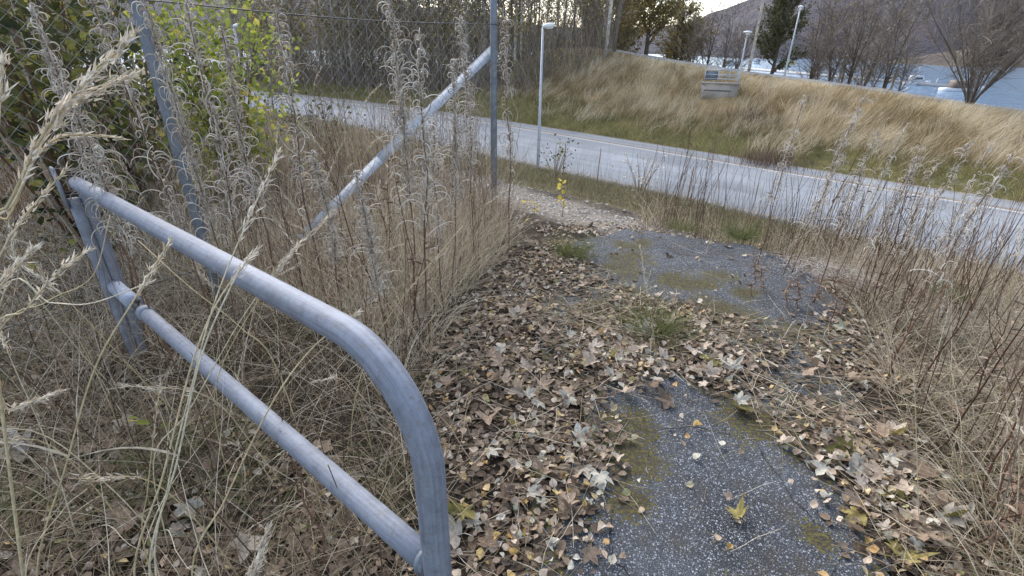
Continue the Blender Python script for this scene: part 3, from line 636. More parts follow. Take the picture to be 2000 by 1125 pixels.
# ------------------------------------------------------------------ boats and jetty on the water
def boat(px, py, L, label, top, rz):
    p = at_z(px, py, -6); b = thing('motor_boat', label, 'boat', (p[0], p[1], -6), rz, 'boats moored at the marina')
    prof = np.array([[-.5, .34, .5], [-.45, .40, .55], [0, .42, .6], [.3, .32, .72], [.5, .02, .9]]); mb = MB(); v = []
    for x, w, z in prof: v += [[x*L, -w*.40*L*.8, z], [x*L, -w*.26*L*.8, -.3], [x*L, w*.26*L*.8, -.3], [x*L, w*.40*L*.8, z]]
    f = [[i*4+j, i*4+j+1, i*4+5+j, i*4+4+j] for i in range(4) for j in range(3)] + [[i*4+3, i*4, i*4+4, i*4+7] for i in range(4)] + [[0, 3, 2, 1]]
    mb.add(v, f); mb.build('hull', M['boat_white'], b)
    mb = MB(); w = L*.24
    v = [[-.3*L, -w/2, .6], [-.3*L, w/2, .6], [.22*L, w/2, .6], [.22*L, -w/2, .6], [-.28*L, -w*.42, 1.9], [-.28*L, w*.42, 1.9], [.08*L, w*.40, 1.9], [.08*L, -w*.40, 1.9]]
    mb.add(v, [[0, 1, 2, 3], [4, 7, 6, 5], [0, 4, 5, 1], [2, 6, 7, 3], [0, 3, 7, 4], [1, 5, 6, 2]]); mb.build('cabin', top, b)
    for s in (-1, 1):
        mb = MB(); mb.box((-.08*L, s*w*.475, 1.35), .26*L, .06, .4); mb.build('window', M['boat_glass'], b)
    mb = MB(); mb.tube([(-.1*L, 0, 1.85), (-.1*L, 0, 3.6)], .04, 6); mb.build('mast', M['lamp_pole'], b)
boat(1425, 127, 8, 'white motor boat moored farthest left behind the path lamp', M['boat_white'], .5)
boat(1478, 124, 7, 'white motor boat with a blue grey cover between the lamp poles', M['boat_blue'], .9)
boat(1545, 130, 6, 'motor boat with a faded yellow cabin behind the dark leafy tree', M['boat_yellow'], .2)
boat(1610, 135, 7, 'white motor boat half hidden behind the leaning bare trees', M['boat_white'], -.3)
boat(1660, 141, 7, 'blue covered motor boat at the right of the bare trees', M['boat_blue'], .4)
boat(1880, 178, 9, 'motor boat with a brown canopy beside the round bare bush', M['boat_brown'], .15)
boat(1790, 166, 6, 'low white motor boat at the jetty in the open water', M['boat_white'], .1)
p0 = at_z(1440, 134, -6); p1 = at_z(1860, 172, -6); mb = MB(); d = p1-p0; L_ = np.linalg.norm(d); d /= L_
Mz = np.array([[d[0], -d[1], 0], [d[1], d[0], 0], [0, 0, 1]]); mb.box((0, 0, .25), L_, 2.4, .5, Mz)
jt = thing('floating_jetty', 'long grey floating jetty on the water beyond the footpath', 'jetty', (p0+p1)/2); mb.build('deck', M['jetty'], jt)
for k in np.linspace(-.45, .45, 7):
    mb = MB(); q = d*L_*k; mb.tube([q + [0, 0, -1], q + [0, 0, 1.6]], .14, 8); mb.build('mooring_pole', M['jetty'], jt)

# ------------------------------------------------------------------ trees
LV = np.array([[0, 0, 0], [.45, .38, .08], [1.0, 0, .0], [.45, -.38, .08]]); LQ = [[0, 1, 2, 3]]
LV6 = np.array([[0, 0, 0], [.22, .33, .07], [.62, .33, .07], [1, 0, -.06], [.62, -.33, .07], [.22, -.33, .07]]); LQ6 = [[0, 1, 2, 3], [0, 3, 4, 5]]
def tree_mesh(name, H, r0, lean, nb, ntw, nleaf, spread, lsize, mats, first=.3, twl=1.0, tww=.03, stems=1, droop=.2, up=.9, sides=7):
    tr, cr = MB(), MB(); tips = []
    for s_ in range(stems):
        az0 = R.random()*2*pi; ln = lean if stems == 1 else lean*(.35 + R.random())
        dv = np.array([math.cos(az0)*ln, math.sin(az0)*ln, 1.0]) if stems > 1 else np.array([ln, 0, 1.0])
        k = 9; t = np.linspace(0, 1, k); hh = H*(1 if stems == 1 else R.uniform(.6, 1))
        wob = np.cumsum(R.normal(0, .018*hh, (k, 2)), 0)
        P = np.stack([dv[0]*t*hh + wob[:, 0]*t, dv[1]*t*hh + wob[:, 1]*t, hh*t - (.12 if stems > 1 else 0)*ln*hh*t*t], 1); P[0, 2] -= .3
        rr = r0*(1 - .88*t); tr.tube(P, rr, sides, tint=R.random())
        for b in range(nb):
            f = first + (1-first)*((b + R.random())/nb); i = min(int(f*(k-1)), k-2); w = f*(k-1) - i; o = P[i]*(1-w) + P[i+1]*w
            az = R.random()*2*pi; l = spread*hh*(1.15 - f)*R.uniform(.6, 1.2)*.55 + .05*hh
            d = np.array([math.cos(az), math.sin(az), up*R.uniform(.5, 1.3)]); d /= np.linalg.norm(d)
            tt = np.linspace(0, 1, 5)[:, None]; Q = o + d*l*tt + np.array([0, 0, 1])*l*.15*tt**2 + np.cumsum(R.normal(0, .03*l, (5, 3)), 0)*tt
            tr.tube(Q, r0*(1-.85*f)*.45*(1 - .8*tt[:, 0]), 4, caps=False, tint=R.random())
            tips.append((o, Q))
    n = len(tips)
    which = R.integers(0, n, ntw); seg = R.random(ntw)
    O = np.array([tips[i][1][min(int(1 + s*4), 4)] for i, s in zip(which, seg)]) + R.normal(0, .02, (ntw, 3))
    D = np.array([tips[i][1][-1] - tips[i][0] for i in which]); D /= np.linalg.norm(D, axis=1)[:, None]
    az = np.arctan2(D[:, 1], D[:, 0]) + R.normal(0, .8, ntw); lean_ = np.clip(np.arccos(np.clip(D[:, 2], -1, 1)) + R.normal(0, .45, ntw), 0, 2.4)
    tl = twl*R.uniform(.4, 1.2, ntw)
    cr.blades(O, tl, az, lean_, R.normal(droop, .3, ntw), tww, R.random(ntw), segs=3, taper=.3, mi=0)
    if nleaf:
        j = R.integers(0, ntw, nleaf); f = R.random(nleaf)
        pos = O[j] + np.stack([np.cos(az[j])*np.sin(lean_[j]), np.sin(az[j])*np.sin(lean_[j]), np.cos(lean_[j])], 1)*(tl[j]*f)[:, None] + R.normal(0, .06*twl, (nleaf, 3))
        cr.scatter(LV, LQ, pos, rots(nleaf, 1.6), lsize*R.uniform(.6, 1.3, nleaf), R.random(nleaf), mi=1)
    return tr.mesh('trunk', mats[0], True), cr.mesh('crown', [mats[1], mats[2]])
def plant_tree(name, meshes, label, cat, loc, rz=0, sc_=1.0, group=None, parts=('trunk', 'crown')):
    t = thing(name, label, cat, loc, rz, group); t.scale = (sc_,)*3
    for nm, me in zip(parts, meshes): link(nm, me, t)
    return t
mt = [M['bark_pale'], M['twig'], M['leaf_autumn']]; md = [M['bark'], M['twig'], M['leaf_autumn']]
W1 = tree_mesh('a', 13, .12, .03, 26, 420, 900, .20, .13, mt, first=.16, twl=1.5, tww=.035)
W2 = tree_mesh('b', 11, .10, -.05, 24, 460, 1300, .24, .14, mt, first=.12, twl=1.5, tww=.035)
W3 = tree_mesh('c', 14, .13, .02, 30, 420, 600, .22, .13, md, first=.14, twl=1.6, tww=.035)
W4 = tree_mesh('d', 9, .07, .08, 26, 560, 1700, .30, .14, md, first=.06, twl=1.4, tww=.035)
W5 = tree_mesh('e', 12, .11, .0, 20, 300, 60, .18, .13, mt, first=.3, twl=1.6, tww=.035)
k = 0
for i in range(120):
    uu = R.uniform(15, 58); s_ = 25.6 + R.random()**1.3*22 + np.clip(23-uu, 0, 20)*1.1
    x, y = xy(uu, s_)
    az = math.degrees(math.atan2(x, y))
    if az > 10.5: continue
    pale = i % 5 in (0, 1, 4)
    plant_tree('birch_tree' if pale else 'alder_tree', (W1, W2, W3, W4, W5)[i % 5],
               ('slender pale birch ' if pale else 'dark twiggy alder ') + ('right of the fence end post' if az > -1.8 else 'between the brace and the fence end post' if az > -14 else 'behind the middle of the fence mesh' if az > -26 else 'behind the yellow green shrub') + (' at the wood edge' if s_ < 33 else ' deep in the wood'), 'tree',
               (x, y, float(zter(uu, s_))), R.random()*6.28, R.uniform(.8, 1.25), 'birches of the wood beyond the road' if pale else 'alders of the wood beyond the road')
# undergrowth of the wood
n = 13000; uu = R.uniform(14, 60, n); s_ = 25.2 + R.random(n)**1.5*16 + np.clip(23-uu, 0, 20)*1.0; x, y = xy(uu, s_)
kk = np.degrees(np.arctan2(x, y)) < 10; b3 = g3(np.stack([x, y], 1))[kk]; n = len(b3)
mb = MB(); mb.blades(b3, (.7 + 4.6*R.random(n)**2.2)*(.6 + 1.0*vnoise(b3[:, 0]*.5, b3[:, 1]*.5, 7)), R.random(n)*6.28, R.uniform(0, .5, n), R.normal(.1, .3, n), .035, R.random(n), segs=3, taper=.3)
n2 = 22000; j = R.integers(0, n, n2); pos = b3[j] + np.stack([R.normal(0, .4, n2), R.normal(0, .4, n2), R.random(n2)**1.3*4.6], 1)
mb.scatter(LV, LQ, pos, rots(n2, 1.6), R.uniform(.08, .17, n2), R.random(n2)*.9, mi=1); mb.build('undergrowth', [M['twig'], M['leaf_autumn']], kind='stuff')

def on_path(px, py, D): p = at_dist(px, py, D); return (p[0], p[1], float(ground(p[0], p[1])))
oak = tree_mesh('o', 7.0, .17, .05, 40, 1500, 9500, .80, .17, [M['bark'], M['twig'], M['leaf_autumn']], first=.10, twl=1.3, tww=.03)
plant_tree('oak_tree', oak, 'spreading yellow green tree right of the wood at the bend of the footpath', 'tree', on_path(1262, 100, 41), 1.0)
plant_tree('oak_tree', oak, 'olive leaved tree between the wood and the spreading tree, farther back', 'tree', on_path(1165, 90, 47), 2.6, 1.05)
plant_tree('oak_tree', oak, 'olive leaved tree right of the spreading yellow green tree at the skyline', 'tree', on_path(1335, 100, 52), 4.0, .85)
plant_tree('oak_tree', oak, 'olive leaved tree at the right edge of the wood where the footpath vanishes', 'tree', on_path(1210, 90, 54), 5.1, 1.15)
dark = tree_mesh('k', 8, .14, .03, 60, 1300, 15000, .36, .13, [M['bark'], M['twig'], M['leaf_dark']], first=.06, twl=1.0, tww=.03)
plant_tree('alder_tree', dark, 'dense dark olive tree standing between the two pale lamp poles', 'tree', on_path(1508, 138, 38), .4, .85)
bare = [tree_mesh('r%d' % q, 8, .07, .14, 26, 620, 120, .42, .12, [M['bark'], M['twig'], M['leaf_autumn']], first=.12, twl=1.3, tww=.028, stems=3) for q in range(3)]
slim = tree_mesh('sl', 9.5, .09, .06, 16, 200, 40, .16, .1, [M['bark_pale'], M['twig'], M['leaf_autumn']], first=.35, twl=1.2, tww=.03)
plant_tree('birch_tree', slim, 'single white birch trunk just left of the dense dark olive tree', 'tree', on_path(1462, 140, 34), 0, 1.0)
plant_tree('birch_tree', slim, 'pale birch leaning right between bare trees at the open water', 'tree', on_path(1745, 160, 40), 0, .95)
plant_tree('birch_tree', slim, 'pale birch leaning right nearest the second lamp pole', 'tree', on_path(1640, 150, 40), .2, .95)
for i, (px, D, s_) in enumerate(((1345, 47, .85), (1375, 50, .95), (1405, 49, .9), (1435, 46, .8), (1585, 40, .75), (1600, 36.5, .45), (1625, 39, .85), (1660, 38, .8), (1690, 40, .95), (1710, 36.5, .5), (1735, 39, .85), (1765, 37, .45), (1590, 48, 1.0), (1650, 50, 1.1), (1700, 52, 1.0), (1310, 52, .9))):
    order = sorted(q for q in (1585, 1600, 1625, 1660, 1690, 1710, 1735, 1765, 1590, 1650, 1700)); ow = ('first', 'second', 'third', 'fourth', 'fifth', 'sixth', 'seventh', 'eighth', 'ninth', 'tenth', 'eleventh'); o2 = (1310, 1345, 1375, 1405, 1435)
    plant_tree('bare_tree', bare[i % 3], ow[order.index(px)] + ' from the left of the bare many stemmed trees between footpath and water' if px > 1500 else ow[o2.index(px)] + ' from the left of the grey leafless trees at the far end of the footpath', 'tree', on_path(px, 150, D), i*1.3, s_,
               'bare trees along the shore' if px > 1500 else 'grey trees at the far end of the footpath')
willow = tree_mesh('w', 5.8, .032, .62, 12, 5200, 0, .42, .1, [M['bark'], M['twig'], M['leaf_autumn']], first=.18, twl=1.1, tww=.018, stems=24, up=1.1)
plant_tree('bare_bush', willow, 'big round leafless bush fanning out at the right end of the footpath', 'bush', ground_hit(1893, 206), .3, .95)

# leafy shrubs behind the fence
def shrub(nm, label, loc, H, wid, nst, nleaf, ls, lm, seed, grp=None):
    t = thing(nm, label, 'shrub', loc, 0, grp); st, fo = MB(), MB(); ends = []
    for q in range(nst):
        a = R.random()*6.28; ln = R.random()**.6*wid; P = smoothpath([(0, 0, -.1), (math.cos(a)*ln*.45, math.sin(a)*ln*.45, H*.45), (math.cos(a)*ln, math.sin(a)*ln, H*R.uniform(.75, 1))], 8)
        st.tube(P, np.linspace(.011, .003, 8), 5, caps=False, tint=R.random()); ends.append(P)
    E_ = np.concatenate([p[2:] for p in ends]); j = R.integers(0, len(E_), nleaf)
    off = R.normal(0, 1, (nleaf, 3))*np.array([.13, .13, .11])*H**.5
    pos = E_[j] + off
    cl = fbm(pos[:, 0]*4, pos[:, 2]*4 + pos[:, 1]*3, seed)
    pos = pos[cl > -.12]; n = len(pos)
    fo.scatter(LV6, LQ6, pos, rots(n, 1.3), ls*R.uniform(.6, 1.25, n), np.clip(R.random(n)*.8 + cl[cl > -.12]*.9 + .1, 0, 1))
    st.build('stems', M['stem'], t); fo.build('foliage', lm, t); return t
def gp(px, py, D): p = at_dist(px, py, D); return (p[0], p[1], float(ground(p[0], p[1])))
shrub('leafy_shrub', 'bright yellow green leafy shrub behind the chain link fence', gp(430, 200, 5.6), 1.85, .50, 30, 3400, .055, M['leaf_lime'], 50)
shrub('leafy_shrub', 'dark green leafy shrub at the left behind the leaning fence post', gp(215, 150, 5.9), 2.0, .75, 26, 1500, .07, M['leaf_mid'], 51)
shrub('leafy_shrub', 'dark green leafy shrub filling the top left corner', gp(40, 120, 4.6), 2.3, .9, 30, 2200, .07, M['leaf_mid'], 52)
shrub('leafy_shrub', 'olive leafy shrub low behind the yellow green shrub', gp(330, 200, 7.5), 1.7, .8, 24, 1300, .07, M['leaf_mid'], 53)
shrub('leafy_shrub', 'low shrub with small dark leaves against the road left of the fence end', gp(620, 250, 8.5), 1.0, .8, 22, 420, .06, M['leaf_mid'], 54)
shrub('leafy_shrub', 'small dark leaved shrub at the foot of the roadside lamp', gp(1085, 300, 12.5), 1.15, .55, 12, 150, .07, M['leaf_mid'], 55)
shrub('leafy_shrub', 'sparse pale leaved shrub at the near road edge right of the lamp', gp(1255, 330, 11.8), 1.1, .5, 12, 130, .06, M['seedhead'], 56)
# trees at the far left behind the shrubs
for i, (px, D, s_) in enumerate(((40, 17, .8), (130, 22, .75), (-60, 20, .9), (520, 36, .7))):
    plant_tree('alder_tree', (oak, W4, oak, W4)[i], ('olive tree behind the dark shrubs in the top left corner', 'thin tree behind the leaning fence post', 'tree at the left edge behind the shrubs', 'twiggy tree above the yellow green shrub')[i], 'tree', gp(px, 150, D), i*2.0, s_)

# ------------------------------------------------------------------ verge, bank and field grass (uncountable)
n = 42000; uu = R.uniform(-22, 16, n); s_ = 4.7 + R.random(n)**.8*9.6; x, y = xy(uu, s_); ok = (y > .2); b3 = g3(np.stack([x, y], 1)[ok]); n = len(b3)
dd = np.hypot(b3[:, 0], b3[:, 1]); pt = fbm(b3[:, 0]*.9, b3[:, 1]*.9, 61)
mb = MB(); mb.blades(b3, R.uniform(.10, .34, n)*(1+pt), R.random(n)*6.28, R.uniform(.1, .8, n), R.uniform(.2, 1.4, n), .003 + dd*.0007, np.clip(R.random(n)*.7 + pt + .15, 0, 1), segs=3)
n = 3800; uu = R.uniform(-18, 10, n); s_ = 4.6 + R.random(n)**1.8*7.5; x, y = xy(uu, s_); b3 = g3(np.stack([x, y], 1)); 
mb.blades(b3, R.uniform(.35, .95, n), R.random(n)*6.28, R.uniform(0, .3, n), R.normal(.3, .4, n), .0045, R.choice([.25, .75, .8], n), segs=4)
mb.build('verge_grass', M['grass_verge'], kind='stuff')
n = 30000; uu = R.uniform(-24, 48, n); s_ = 22.0 + R.random(n)*3.2; x, y = xy(uu, s_); b3 = g3(np.stack([x, y], 1))
mb = MB(); pt = fbm(x*.5, y*.5, 71); mb.blades(b3, R.uniform(.15, .5, n)*(1+pt), R.random(n)*6.28, R.uniform(.1, .8, n), R.uniform(.2, 1.2, n), .026, np.clip(R.normal(.45, .3, n) + pt*1.2 + fbm(x*2.2, y*2.2, 73)*1.5, 0, 1), segs=2); mb.build('bank_foot_grass', M['grass_bank_green'], kind='stuff')
n = 95000; uu = R.uniform(-24, 26, n); s_ = 22.6 + R.random(n)*7.4; x, y = xy(uu, s_); pt = fbm(x*.55, y*.55, 81)
hd = np.hypot((x-hp[0]), (y-hp[1])); tow = -((x-hp[0])*hp[0] + (y-hp[1])*hp[1])/np.hypot(hp[0], hp[1]); lat = np.abs((x-hp[0])*hp[1] - (y-hp[1])*hp[0])/np.hypot(hp[0], hp[1]); front = (lat < 1.0) & (tow > -1.1) & (tow < 1.5)
kk = R.random(n) < np.clip((s_-23.6 + pt*4.5)/1.6, 0, 1)*np.clip(1.15 + pt*1.2, .35, 1)
kk &= ~(front & (R.random(n) < .93)); x, y, pt, s_ = x[kk], y[kk], pt[kk], s_[kk]; n = len(x); b3 = g3(np.stack([x, y], 1))
mb = MB(); mb.blades(b3, np.minimum(R.uniform(.35, .85, n)*(1+.6*pt), .12 + np.clip(30.0-s_, 0, 9)*.32)*1.1, -.4 + fbm(x*1.1, y*1.1, 85)*7 + R.normal(0, .6, n), R.uniform(.05, .5, n) + np.clip(fbm(x*.8, y*.8, 86)*2, 0, .7), R.uniform(.1, 1.1, n), .013 + .02*R.random(n)**3, np.clip(.44 + R.normal(0, .3, n) + pt*1.0 + fbm(x*2.5, y*2.5, 83)*1.6 + (s_-26)*.04, 0, 1), segs=3); mb.build('bank_grass', M['grass_bank'], kind='stuff')
# brown dead weeds on the bank
n = 1500; c = np.array(on_path(1520, 240, 22.5)); c2 = np.array(on_path(1480, 170, 27.0)); cc = np.where(R.random((n, 1)) < .5, c[None], c2[None]); q = cc[:, :2] + R.normal(0, .6, (n, 2)); mb = MB()
mb.blades(g3(q), R.uniform(.3, .8, n), R.random(n)*6.28, R.uniform(0, .5, n), R.normal(.2, .4, n), .022, R.random(n)*.75, segs=2); mb.build('bank_weeds', M['stem'], kind='stuff')

# ------------------------------------------------------------------ near vegetation (uncountable grass)
GL = poly((-500, 900), (-400, 560), (0, 470), (300, 430), (640, 420), (960, 430), (1010, 480), (890, 600), (840, 720), (830, 900), (850, 1080), (830, 1300), (400, 1300), (-200, 1250))
GLB = poly((-900, 520), (-300, 330), (300, 320), (800, 330), (1000, 400), (960, 450), (640, 430), (300, 440), (0, 480), (-400, 570))
GLD = poly((300, 560), (640, 440), (960, 430), (1010, 480), (890, 600), (840, 720), (800, 760), (560, 640))
GR = poly((1600, 500), (1670, 580), (1690, 640), (1730, 760), (1790, 880), (1900, 1000), (1930, 1300), (2600, 1300), (2700, 760), (2300, 560), (1900, 490), (1700, 470))
GRB = poly((1250, 432), (1430, 455), (1600, 490), (1800, 500), (2200, 560), (2700, 620), (2500, 500), (1900, 440), (1500, 420), (1250, 415))
def turf(mb, P, n, L, lean, bend, w, tint, segs=5, dens=None):
    q = randpts(P, n, dens); n = len(q); b3 = g3(q, -.01)
    mb.blades(b3, R.uniform(*L, n), R.random(n)*6.28, R.uniform(*lean, n), R.uniform(*bend, n), w*R.uniform(.6, 1.4, n), tint(n, q), segs=segs)
clump = lambda f, k: (lambda x, y: np.clip(.5 + fbm(x*f, y*f, k)*2.6, .05, 1))
tn = lambda lo, hi: (lambda n, q: np.clip(R.uniform(lo, hi, n) + fbm(q[:, 0]*2, q[:, 1]*2, 90)*.5, 0, .91))
tg = lambda n, q: R.random(n)
mb = MB()
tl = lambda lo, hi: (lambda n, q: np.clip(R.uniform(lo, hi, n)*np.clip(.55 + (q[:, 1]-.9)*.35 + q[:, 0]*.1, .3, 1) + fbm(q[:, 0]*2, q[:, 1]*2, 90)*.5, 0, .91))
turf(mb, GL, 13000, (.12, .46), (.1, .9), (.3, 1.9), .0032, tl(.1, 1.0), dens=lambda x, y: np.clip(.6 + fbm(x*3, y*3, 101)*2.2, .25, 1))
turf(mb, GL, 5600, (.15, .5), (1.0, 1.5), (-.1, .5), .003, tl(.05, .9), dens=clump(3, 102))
turf(mb, GLD, 5200, (.25, .75), (.05, .5), (.1, 1.5), .0036, tn(.25, .95), dens=clump(2.2, 103))
turf(mb, GLB, 6500, (.35, 1.1), (0, .4), (.0, 1.0), .0045, tn(.0, .62), dens=clump(1.6, 104))
turf(mb, GR, 12000, (.18, .55), (.15, .8), (.4, 1.9), .0034, tn(.2, .95), dens=clump(1.7, 105))
turf(mb, GR, 3500, (.2, .5), (1.0, 1.5), (-.1, .5), .003, tn(.1, .8), dens=clump(3, 106))
turf(mb, GRB, 4200, (.2, .6), (.05, .6), (.2, 1.5), .0042, tn(.2, .9), dens=clump(1.6, 107))
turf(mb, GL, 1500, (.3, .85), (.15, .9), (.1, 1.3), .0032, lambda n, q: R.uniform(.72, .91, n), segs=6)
turf(mb, GLD, 700, (.4, .9), (.1, .6), (.1, 1.3), .0034, lambda n, q: R.uniform(.75, .91, n), segs=6)
turf(mb, GR, 900, (.3, .8), (.15, .8), (.1, 1.4), .0034, lambda n, q: R.uniform(.7, .91, n), segs=6)
mb.build('dead_grass', M['grass_dry'], kind='stuff')
mb = MB()
turf(mb, GL, 3600, (.1, .32), (.2, .9), (.3, 1.6), .003, tg, dens=lambda x, y: np.clip(fbm(x*2.4, y*2.4, 111)*5 + .1, 0, 1))
turf(mb, GR, 2300, (.1, .32), (.2, .9), (.3, 1.6), .003, tg, dens=lambda x, y: np.clip(fbm(x*2.4, y*2.4, 112)*5 + .2, 0, 1))
turf(mb, GRB, 1300, (.1, .3), (.2, .9), (.3, 1.6), .004, tg, dens=lambda x, y: np.clip(fbm(x*1.4, y*1.4, 113)*5 + .1, 0, 1))
mb.build('green_grass', M['grass_green'], kind='stuff')
# fine dead stems packed behind the gate
mb = MB()
def stemmass(P, n, L, w, hi=.8):
    q = randpts(P, n, clump(1.5, 120)); mb.blades(g3(q, -.02), R.uniform(*L, n), R.random(n)*6.28, R.uniform(0, .22, n), R.normal(.05, .18, n), w, R.random(n)*hi, segs=4, taper=.5)
stemmass(GLB, 2600, (.5, 1.3), .005, 1.0); stemmass(GLD, 420, (.4, 1.0), .0042, 1.0); stemmass(GL, 520, (.3, .85), .005, .75); stemmass(GR, 900, (.35, 1.0), .005, .8); stemmass(GRB, 900, (.4, 1.0), .005, .7)
mb.build('dead_stems', M['stem'], kind='stuff')

# moss cushions on the asphalt
lo, hi = PATHP.min(0), PATHP.max(0); q = lo + (hi-lo)*R.random((60000, 2)); k = inpoly(PATHP, q[:, 0], q[:, 1]) & (R.random(len(q)) < np.clip(mossf(q[:, 0], q[:, 1])*1.5 - .45 + fbm(q[:, 0]*22, q[:, 1]*22, 24)*1.6, 0, 1)); q = q[k][:12000]
b3 = np.concatenate([q, np.full((len(q), 1), .014)], 1); n = len(q); mb = MB()
mb.blades(b3, R.uniform(.006, .02, n), R.random(n)*6.28, R.uniform(0, .9, n), R.uniform(0, .8, n), .0035, np.clip(R.random(n)*.7 + fbm(q[:, 0]*6, q[:, 1]*6, 130)*1.2 + .1, 0, 1), segs=1); mb.build('moss', M['moss'], kind='stuff')

# ------------------------------------------------------------------ fallen leaves
def maple_shape(seed):
    rg = np.random.default_rng(seed)
    tips = [(0, 1.0), (52, .86), (-52, .86), (104, .56), (-104, .56)]; pts = []
    ang = [];
    for a, r in sorted(tips): ang.append((a, r))
    out = [(180, .10)]
    full = []
    order = sorted(tips)
    for i, (a, r) in enumerate(order):
        r *= rg.uniform(.9, 1.08)
        full += [(a-20, r*.66), (a-11, r*.80), (a-3, r*.93), (a, r), (a+12, r*.76), (a+20, r*.64)]
        if i < 4: full.append(((a + order[i+1][0])/2, rg.uniform(.36, .52)))
    full = [(-158, .22)] + full + [(158, .22)]
    ring = np.array([[r*math.sin(math.radians(a)), r*math.cos(math.radians(a))] for a, r in full])
    inner = ring*.45
    n = len(ring); v = [[0, 0, 0]] + [[*p, 0] for p in inner] + [[*p, 0] for p in ring]; v = np.array(v, float)
    f = [[0, 1+i, 1+i+1, 1+i+1] for i in range(n-1)]; tri = [[0, 1+i, 2+i] for i in range(n-1)]
    quad = [[1+i, 1+n+i, 2+n+i, 2+i] for i in range(n-1)]
    x, y = v[:, 0].copy(), v[:, 1].copy(); r = np.hypot(x, y)
    c1, c2, c3 = rg.uniform(-.9, 1.3), rg.uniform(-.9, .9), rg.uniform(0, 6)
    z = c1*.45*x*x + c2*.4*y*y + .17*r*np.sin(np.arctan2(y, x)*rg.integers(2, 5) + c3) + .10*np.abs(np.sin(np.arctan2(x, y)*3.46))*r
    fold = rg.uniform(-.3, 1.8); k = x > rg.uniform(.1, .4); z = z + np.where(k, (x-.2)*fold, 0)
    v[:, 2] = z
    v[:, :2] -= v[:, :2].mean(0)*.2
    # stalk
    return v, tri, quad
def maple_mesh(seed, mat, S):
    v, tri, quad = maple_shape(seed); mb = MB(); v = v*S
    mb.add(v, quad); base = mb.n - len(v)
    tr = np.array(tri); tr = np.concatenate([tr, np.full((len(tr), 1), -1)], 1); mb.f.append(np.where(tr < 0, -1, tr + base)); mb.m.append(np.zeros(len(tr), np.int32))
    rg = np.random.default_rng(seed+99); e = np.array([rg.normal(0, .3), -rg.uniform(.6, 1.0), rg.uniform(-.05, .15)])*S
    mb.tube(smoothpath([v[0], v[0]*.5 + e*.5 + [.08*S, 0, .06*S], e], 5), [.0016*S/.08]*5, 4, caps=False)
    return mb.mesh('maple_leaf', mat, True)
def birch_shape(seed):
    rg = np.random.default_rng(seed); L = [(0, 0), (.15, .22), (.32, .36), (.55, .34), (.8, .16), (1, 0)]
    v = [[x-.45, 0, 0] for x, _ in L] + [[x-.45, w, 0] for x, w in L[1:5]] + [[x-.45, -w, 0] for x, w in L[1:5]]; v = np.array(v, float)
    c = rg.uniform(-1.0, 1.6); d = rg.uniform(-.9, 1.0); v[:, 2] = c*np.abs(v[:, 1])*.8 + d*v[:, 0]**2 + rg.normal(0, .03, len(v))
    f = []
    q = [[0, 6, 1, 1]]
    quads = [[1, 6, 7, 2], [2, 7, 8, 3], [3, 8, 9, 4], [1, 2, 11, 10], [2, 3, 12, 11], [3, 4, 13, 12]]; tris = [[0, 6, 1], [4, 9, 5], [0, 1, 10], [4, 5, 13]]
    return v, tris, quads
def birch_mesh(seed, mat, S):
    v, tri, quad = birch_shape(seed); v = v*S; mb = MB(); mb.add(v, quad)
    tr = np.concatenate([np.array(tri), np.full((4, 1), -1)], 1); mb.f.append(tr); mb.m.append(np.zeros(4, np.int32))
    p = v[0]; mb.tube([p, p + np.array([-.3, .05, .05])*S, p + np.array([-.5, .12, .02])*S], [.0007]*3, 3, caps=False)
    return mb.mesh('birch_leaf', mat, True)

L1 = poly((880, 610), (1000, 480), (1110, 465), (1150, 520), (1260, 600), (1330, 660), (1260, 735), (1170, 780), (1210, 860), (1180, 960), (1110, 1050), (1080, 1250), (860, 1250), (860, 900), (830, 730))
L2 = poly((1000, 600), (1330, 600), (1450, 640), (1700, 610), (1780, 740), (1660, 780), (1440, 800), (1340, 735), (1240, 735), (1100, 700))
L3 = poly((1430, 795), (1650, 770), (1790, 850), (1960, 1250), (1730, 1250), (1670, 1010), (1610, 925), (1520, 850))
L4 = poly((-150, 720), (0, 620), (250, 620), (520, 850), (830, 1080), (820, 1280), (-200, 1280))
L5 = poly((1000, 440), (1220, 428), (1330, 440), (1520, 470), (1720, 560), (1660, 610), (1560, 520), (1480, 480), (1250, 452), (1100, 470))
LA = poly((1110, 1180), (1140, 1040), (1285, 900), (1190, 780), (1340, 750), (1530, 870), (1650, 1010), (1700, 1180))
LB = poly((1130, 475), (1230, 455), (1480, 495), (1520, 520), (1440, 620), (1290, 560))
ZN = [(L1, 'between the gate and the bare asphalt', 2250, 130, .45), (L2, 'in the litter band across the path', 1150, 85, .4), (L3, 'along the right edge of the bare asphalt', 640, 70, .45), (L4, 'under the grass left of the gate', 620, 60, .5), (L5, 'along the far edge of the old asphalt', 620, 60, .4), (LA, 'on the bare near asphalt', 26, 0, .2), (LB, 'on the bare far asphalt', 40, 2, .2)]
cand_b, cand_m = [], []
for zi, (P, txt, nb, nm, tilt) in enumerate(ZN):
    dn = (lambda x, y: np.clip(.42 + fbm(x*3.2, y*3.2, 140)*3.6, .05, 1)) if zi < 5 else None
    for n_, lst in ((nb, cand_b), (nm, cand_m)):
        if n_:
            q = randpts(P, n_, dn)
            q = q + R.normal(0, .075 if zi < 5 else 0, q.shape)
            for x, y in q: lst.append((x, y, zi))
def finalize(lst, per):
    a = np.array(lst); d = np.hypot(np.hypot(a[:, 0], a[:, 1]), CH) + R.normal(0, .12, len(a)); vis = np.abs(a[:, 0]) < 1.25*a[:, 1] + .5
    o = np.argsort(d + np.where(vis, 0, 50)); return a[o[:per]], a[o[per:]]
nb_obj, rest_b = finalize(cand_b, 290); nm_obj, rest_m = finalize(cand_m, 250)
